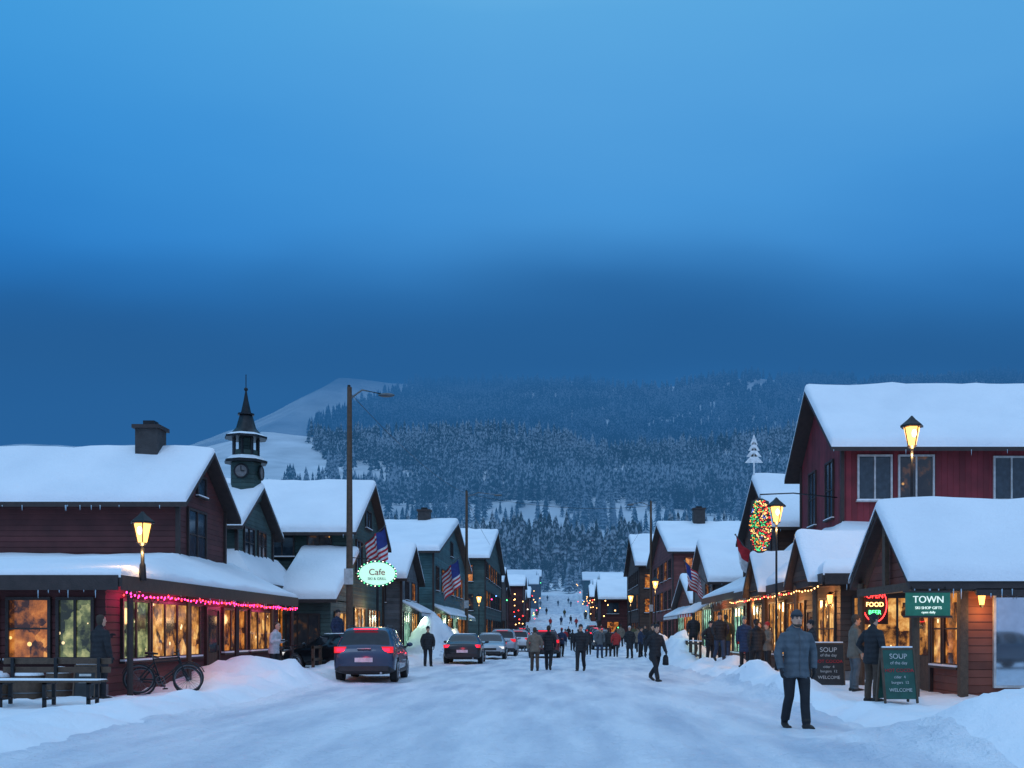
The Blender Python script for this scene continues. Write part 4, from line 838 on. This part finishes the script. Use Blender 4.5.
    hl=cc-np.array(tuple(hc)); Ri=np.array(Rt.inverted().to_3x3()); hl=hl@Ri.T
    facem=(hl[:,1]<-.045)&(np.abs(hl[:,0])<.075)&(hl[:,2]<.05)&(hl[:,2]>(-.066 if beard else -.12))
    idx[facem]=ms.index(SKIN)
    me.materials.clear()
    for m in ms: me.materials.append(m)
    me.polygons.foreach_set('material_index',idx.astype(np.int32)); me.polygons.foreach_set('use_smooth',[True]*nf)
    ob=bpy.data.objects.new('body',me); COL.objects.link(ob); local(ob,r); ob.scale=(s,s,s)
    mb=MB(); HM=GLOVE if glove else SKIN
    for k in (1,-1):
        el,wr=arms[k]; el=Vector(lp((el[0]*k,el[1],el[2]))); wr=Vector(lp((wr[0]*k,wr[1],wr[2]))); d=(wr-el).normalized()
        Lr=Vector((0,-1,0)); Lr=(Lr-d*Lr.dot(d)); 
        if Lr.length<.3: Lr=Vector((0,0,1))-d*d.z
        Lr.normalize(); cu=Vector((-k,0,0)); cu=(cu-d*cu.dot(d)-Lr*cu.dot(Lr)).normalized(); g=.002 if glove else 0
        mb.tube([wr-d*.02,wr+d*.03,wr+d*.09],[(.026,.024),(.04+g,.02+g),(.042+g,.016+g)],HM,10,ref=tuple(Lr))
        for j,(o,l) in enumerate(((.031,.072),(.011,.082),(-.01,.076),(-.03,.058))):
            b0=wr+d*.085+Lr*o; mb.tube([b0,b0+d*l*.45+cu*.006,b0+d*l*.8+cu*.022,b0+d*l*.92+cu*.042],[.0105+g,.010+g,.009+g,.007+g],HM,7)
        b0=wr+d*.03+Lr*.035; mb.tube([b0,b0+d*.03+Lr*.028,b0+d*.062+Lr*.032+cu*.012],[.014+g,.012+g,.009+g],HM,7)
    for k in (1,-1): mb.ell(HP((.029*k,-.085,.018)),(.013,.009,.008),EYE,8,5); mb.tube([HP((.014*k,-.094,.036)),HP((.046*k,-.082,.037))],.005,HAIR,5)
    mb.tube([HP((-.022,-.083,-.055)),HP((0,-.092,-.055)),HP((.022,-.083,-.055))],.006,LIP,5)
    if bag=='pack':
        M=Matrix.Rotation(lean,4,'X'); c=Vector(lp((0,.19,1.24))); mb.ell(c,(.15,.10,.23),C['navy'],14,10,M); mb.ell(c+Vector((0,.08,-.06)),(.10,.05,.10),C['black'],10,8)
        for k in (1,-1): mb.tube([lp((.09*k,.12,1.40)),lp((.11*k,.0,1.48)),lp((.115*k,-.145,1.36)),lp((.13*k,-.12,1.2)),lp((.15*k,.08,1.08))],.016,C['black'],6)
    if bag=='tote':
        x,y,zz=lp((arms[1][1][0],arms[1][1][1],arms[1][1][2])); mb.tube([(x,y,zz-.12),(x,y,zz-.2),(x,y,zz-.42),(x,y,zz-.44)],[(.03,.08),(.06,.12),(.07,.14),(.04,.10)],C['black'],12)
    if jk=='slate':
        mb.tube([(0,-.162,.83),(0,-.15,1.05),(0,-.165,1.22),(0,-.152,1.36),(0,-.118,1.46)],.006,STEEL,5)
        mb.tube([HP((0,.012,.042)),HP((0,.012,.068))],[(.092,.111),(.091,.110)],C['black'],20)
    o=mb.build('hands_and_face',r,smooth=60); local(o,r); o.scale=(s,s,s)
    return r
A=R
person(3.66,15.5,A(8),'stroll','slate','dkp',H=1.82,vox=.013,beard=True,hood=True,hatc='dgrey')
person(6.35,20.3,A(118),'pocket','black','brown',hat='beanie',H=1.78,vox=.016,glove=False,hatc='brown')
person(6.9,23.4,A(95),'phone','tan','grey',hat='beanie',vox=.016,glove=False,hatc='brown')
person(-9.75,21.2,A(150),'phone','black','dkp',hat='hair',vox=.016,H=1.8)
person(-8.75,30.6,A(75),'hold','white','dkp',hat='hair',vox=.02,H=1.7,lean=.12)
person(2.95,31,A(30),'walk2','black','dkp',bag='tote',vox=.018,H=1.76,lean=.08)
person(-.45,39.5,A(176),'walk','black','dkp',vox=.02,H=1.75,hood=True); person(-.98,38.8,A(184),'stroll','tan','brown',vox=.02,H=1.7,hat='hair')
person(.80,38.6,A(-8),'walk2','black','dkp',vox=.02,H=1.82); person(-5.75,43.5,A(20),'stand','black','dkp',vox=.022,H=1.75)
person(.1,61,A(170),'stroll','navy','dkp',H=1.75,hatc='red'); person(2.3,58,A(10),'stand','grey','jean',bag='pack'); person(3.35,60,A(175),'walk','red','dkp',H=1.68,hat='hair'); person(3.0,62,A(200),'stand','black','dkp')
person(3.9,56,A(-20),'stand','black','dkp',H=1.8,long=1,hatc='white'); person(4.6,57,A(60),'phone','navy','dkp',H=1.7); person(5.0,64,A(180),'walk2','tan','dkp'); person(1.9,66,A(180),'walk','black','dkp',H=1.7)
person(6.3,42,A(30),'pocket','black','dkp',vox=.022,H=1.78); person(6.5,39.2,A(170),'stroll','olive','jean',vox=.022,bag='pack'); person(6.35,34.4,A(-30),'stand','navy','dkp',vox=.02,H=1.72,long=1,hatc='grey'); person(6.2,31.6,A(185),'walk','black','dkp',vox=.02,H=1.78,hood=True)
person(7.2,36,A(-60),'pocket','grey','dkp',vox=.022,hat='hair'); person(6.0,45,A(180),'walk','black','dkp'); person(6.9,44,A(10),'stand','olive','dkp')
person(6.9,33.2,A(-80),'hold','tan','dkp',vox=.022,H=1.68,hatc='red'); person(6.7,40.8,A(100),'stand','black','dkp',vox=.025,H=1.74); person(5.9,37.0,A(5),'walk','black','jean',vox=.022,H=1.8); person(7.0,38.0,A(-20),'phone','red','dkp',vox=.025,H=1.7,long=1); person(7.1,28.2,A(-100),'pocket','black','dkp',vox=.02,H=1.74)
person(-8.5,38.2,A(60),'stand','navy','dkp',vox=.022); person(-8.5,40.3,A(-90),'pocket','black','dkp',vox=.022,H=1.7); person(4.4,48,A(20),'walk2','black','dkp',lean=.1)
src=[]
for i,(x,y,c,p) in enumerate(((1,80,'black','walk'),(2.2,86,'navy','walk2'),(-1.2,90,'grey','stroll'),(.5,98,'red','walk'),(-3,82,'black','stand'),(5.6,76,'olive','stand'),(5.2,92,'grey','walk'),(3.1,74,'black','walk2'),(4.8,79,'tan','stand'))):
    src.append(person(x,y,A(random.choice([0,180,10,190])),p,c,'dkp',vox=.035,H=random.uniform(1.65,1.85)))
for i in range(28):
    y=random.uniform(68,120) if i<8 else random.uniform(100,290); x=random.uniform(1.2,6.2) if i<8 else random.uniform(-5.2,5.4); s=random.choice(src); r=root('pedestrian',(x,y,gh(x,y)-.01),random.choice([0,3.14])+random.uniform(-.4,.4))
    for ch in s.children:
        o=ch.copy(); COL.objects.link(o); o.parent=r
# ------------------------------------------------------------------ world, sun, camera
w=bpy.data.worlds.new('World'); sc.world=w; w.use_nodes=True; nt=w.node_tree; nt.nodes.clear()
out=N(nt,'ShaderNodeOutputWorld'); bg=N(nt,'ShaderNodeBackground'); bg2=N(nt,'ShaderNodeBackground'); ad=N(nt,'ShaderNodeAddShader')
tc=N(nt,'ShaderNodeTexCoord'); sp=N(nt,'ShaderNodeSeparateXYZ'); nt.links.new(tc.outputs['Generated'],sp.inputs[0])
mp=N(nt,'ShaderNodeMapping'); mp.inputs['Scale'].default_value=(1.3,1.3,5.5); mp.inputs['Rotation'].default_value=(0,R(-6),0); nt.links.new(tc.outputs['Generated'],mp.inputs[0])
no=N(nt,'ShaderNodeTexNoise'); no.inputs['Scale'].default_value=1.4; no.inputs['Detail'].default_value=4; no.inputs['Roughness'].default_value=.45; nt.links.new(mp.outputs[0],no.inputs['Vector'])
m1=N(nt,'ShaderNodeMath',operation='MULTIPLY_ADD'); nt.links.new(no.outputs['Fac'],m1.inputs[0]); m1.inputs[1].default_value=.12; nt.links.new(sp.outputs['Z'],m1.inputs[2])
m2=N(nt,'ShaderNodeMath',operation='SUBTRACT'); nt.links.new(m1.outputs[0],m2.inputs[0]); m2.inputs[1].default_value=.06
rp=N(nt,'ShaderNodeValToRGB'); el=rp.color_ramp.elements; rp.color_ramp.interpolation='LINEAR'
def lin(c): return tuple(((v/255)/12.92 if v/255<.04045 else ((v/255+.055)/1.055)**2.4) for v in c)+(1,)
stops=[(0,(28,94,156)),(.20,(30,96,158)),(.25,(34,106,172)),(.30,(44,121,191)),(.35,(56,135,205)),(.41,(68,148,215)),(.47,(80,158,220)),(.54,(88,166,223)),(.60,(108,182,230))]
el[0].position=0; el[0].color=lin(stops[0][1]); el[1].position=1; el[1].color=(.52,.78,1.15,1)
for p,c in stops[1:]: k=el.new(p); k.color=lin(c)
k=el.new(.76); k.color=(.48,.74,1.12,1)
nt.links.new(m2.outputs[0],rp.inputs['Fac'])
mr=N(nt,'ShaderNodeMapRange'); mr.inputs['From Min'].default_value=-.05; mr.inputs['From Max'].default_value=-.6; nt.links.new(sp.outputs['X'],mr.inputs['Value']); mr.inputs['To Max'].default_value=.7
mx=N(nt,'ShaderNodeMix',data_type='RGBA',blend_type='MULTIPLY'); nt.links.new(mr.outputs[0],mx.inputs['Factor']); nt.links.new(rp.outputs['Color'],mx.inputs['A']); mx.inputs['B'].default_value=(.15,.8,.97,1)
m3=N(nt,'ShaderNodeMapRange'); m3.inputs['From Min'].default_value=.1; m3.inputs['From Max'].default_value=-.8; nt.links.new(sp.outputs['Y'],m3.inputs['Value']); m3.inputs['To Max'].default_value=.8
mx2=N(nt,'ShaderNodeMix',data_type='RGBA'); nt.links.new(m3.outputs[0],mx2.inputs['Factor']); nt.links.new(mx.outputs['Result'],mx2.inputs['A']); mx2.inputs['B'].default_value=(.36,.58,.95,1)
nt.links.new(mx2.outputs['Result'],bg.inputs['Color']); bg.inputs['Strength'].default_value=1.0
sky=N(nt,'ShaderNodeTexSky',sky_type='NISHITA'); sky.sun_disc=False; sky.sun_elevation=R(2); sky.sun_rotation=R(180); nt.links.new(sky.outputs[0],bg2.inputs['Color']); bg2.inputs['Strength'].default_value=.006
nt.links.new(bg.outputs[0],ad.inputs[0]); nt.links.new(bg2.outputs[0],ad.inputs[1]); nt.links.new(ad.outputs[0],out.inputs['Surface'])
sl=bpy.data.lights.new('sun','SUN'); sl.energy=.4; sl.angle=R(25); sl.color=(.66,.82,1); so=bpy.data.objects.new('sun',sl); COL.objects.link(so); so.rotation_euler=(R(42),0,R(-25))
cam=bpy.data.cameras.new('camera'); co=bpy.data.objects.new('camera',cam); COL.objects.link(co); sc.camera=co
co.location=(0,0,1.5); co.rotation_euler=(R(90),0,0); cam.sensor_width=36; cam.lens=35.156; cam.shift_x=-.0469; cam.shift_y=.2422; cam.clip_end=8000; cam.clip_start=.1
sc.view_settings.view_transform='Standard'; sc.view_settings.look='None'; sc.view_settings.exposure=0
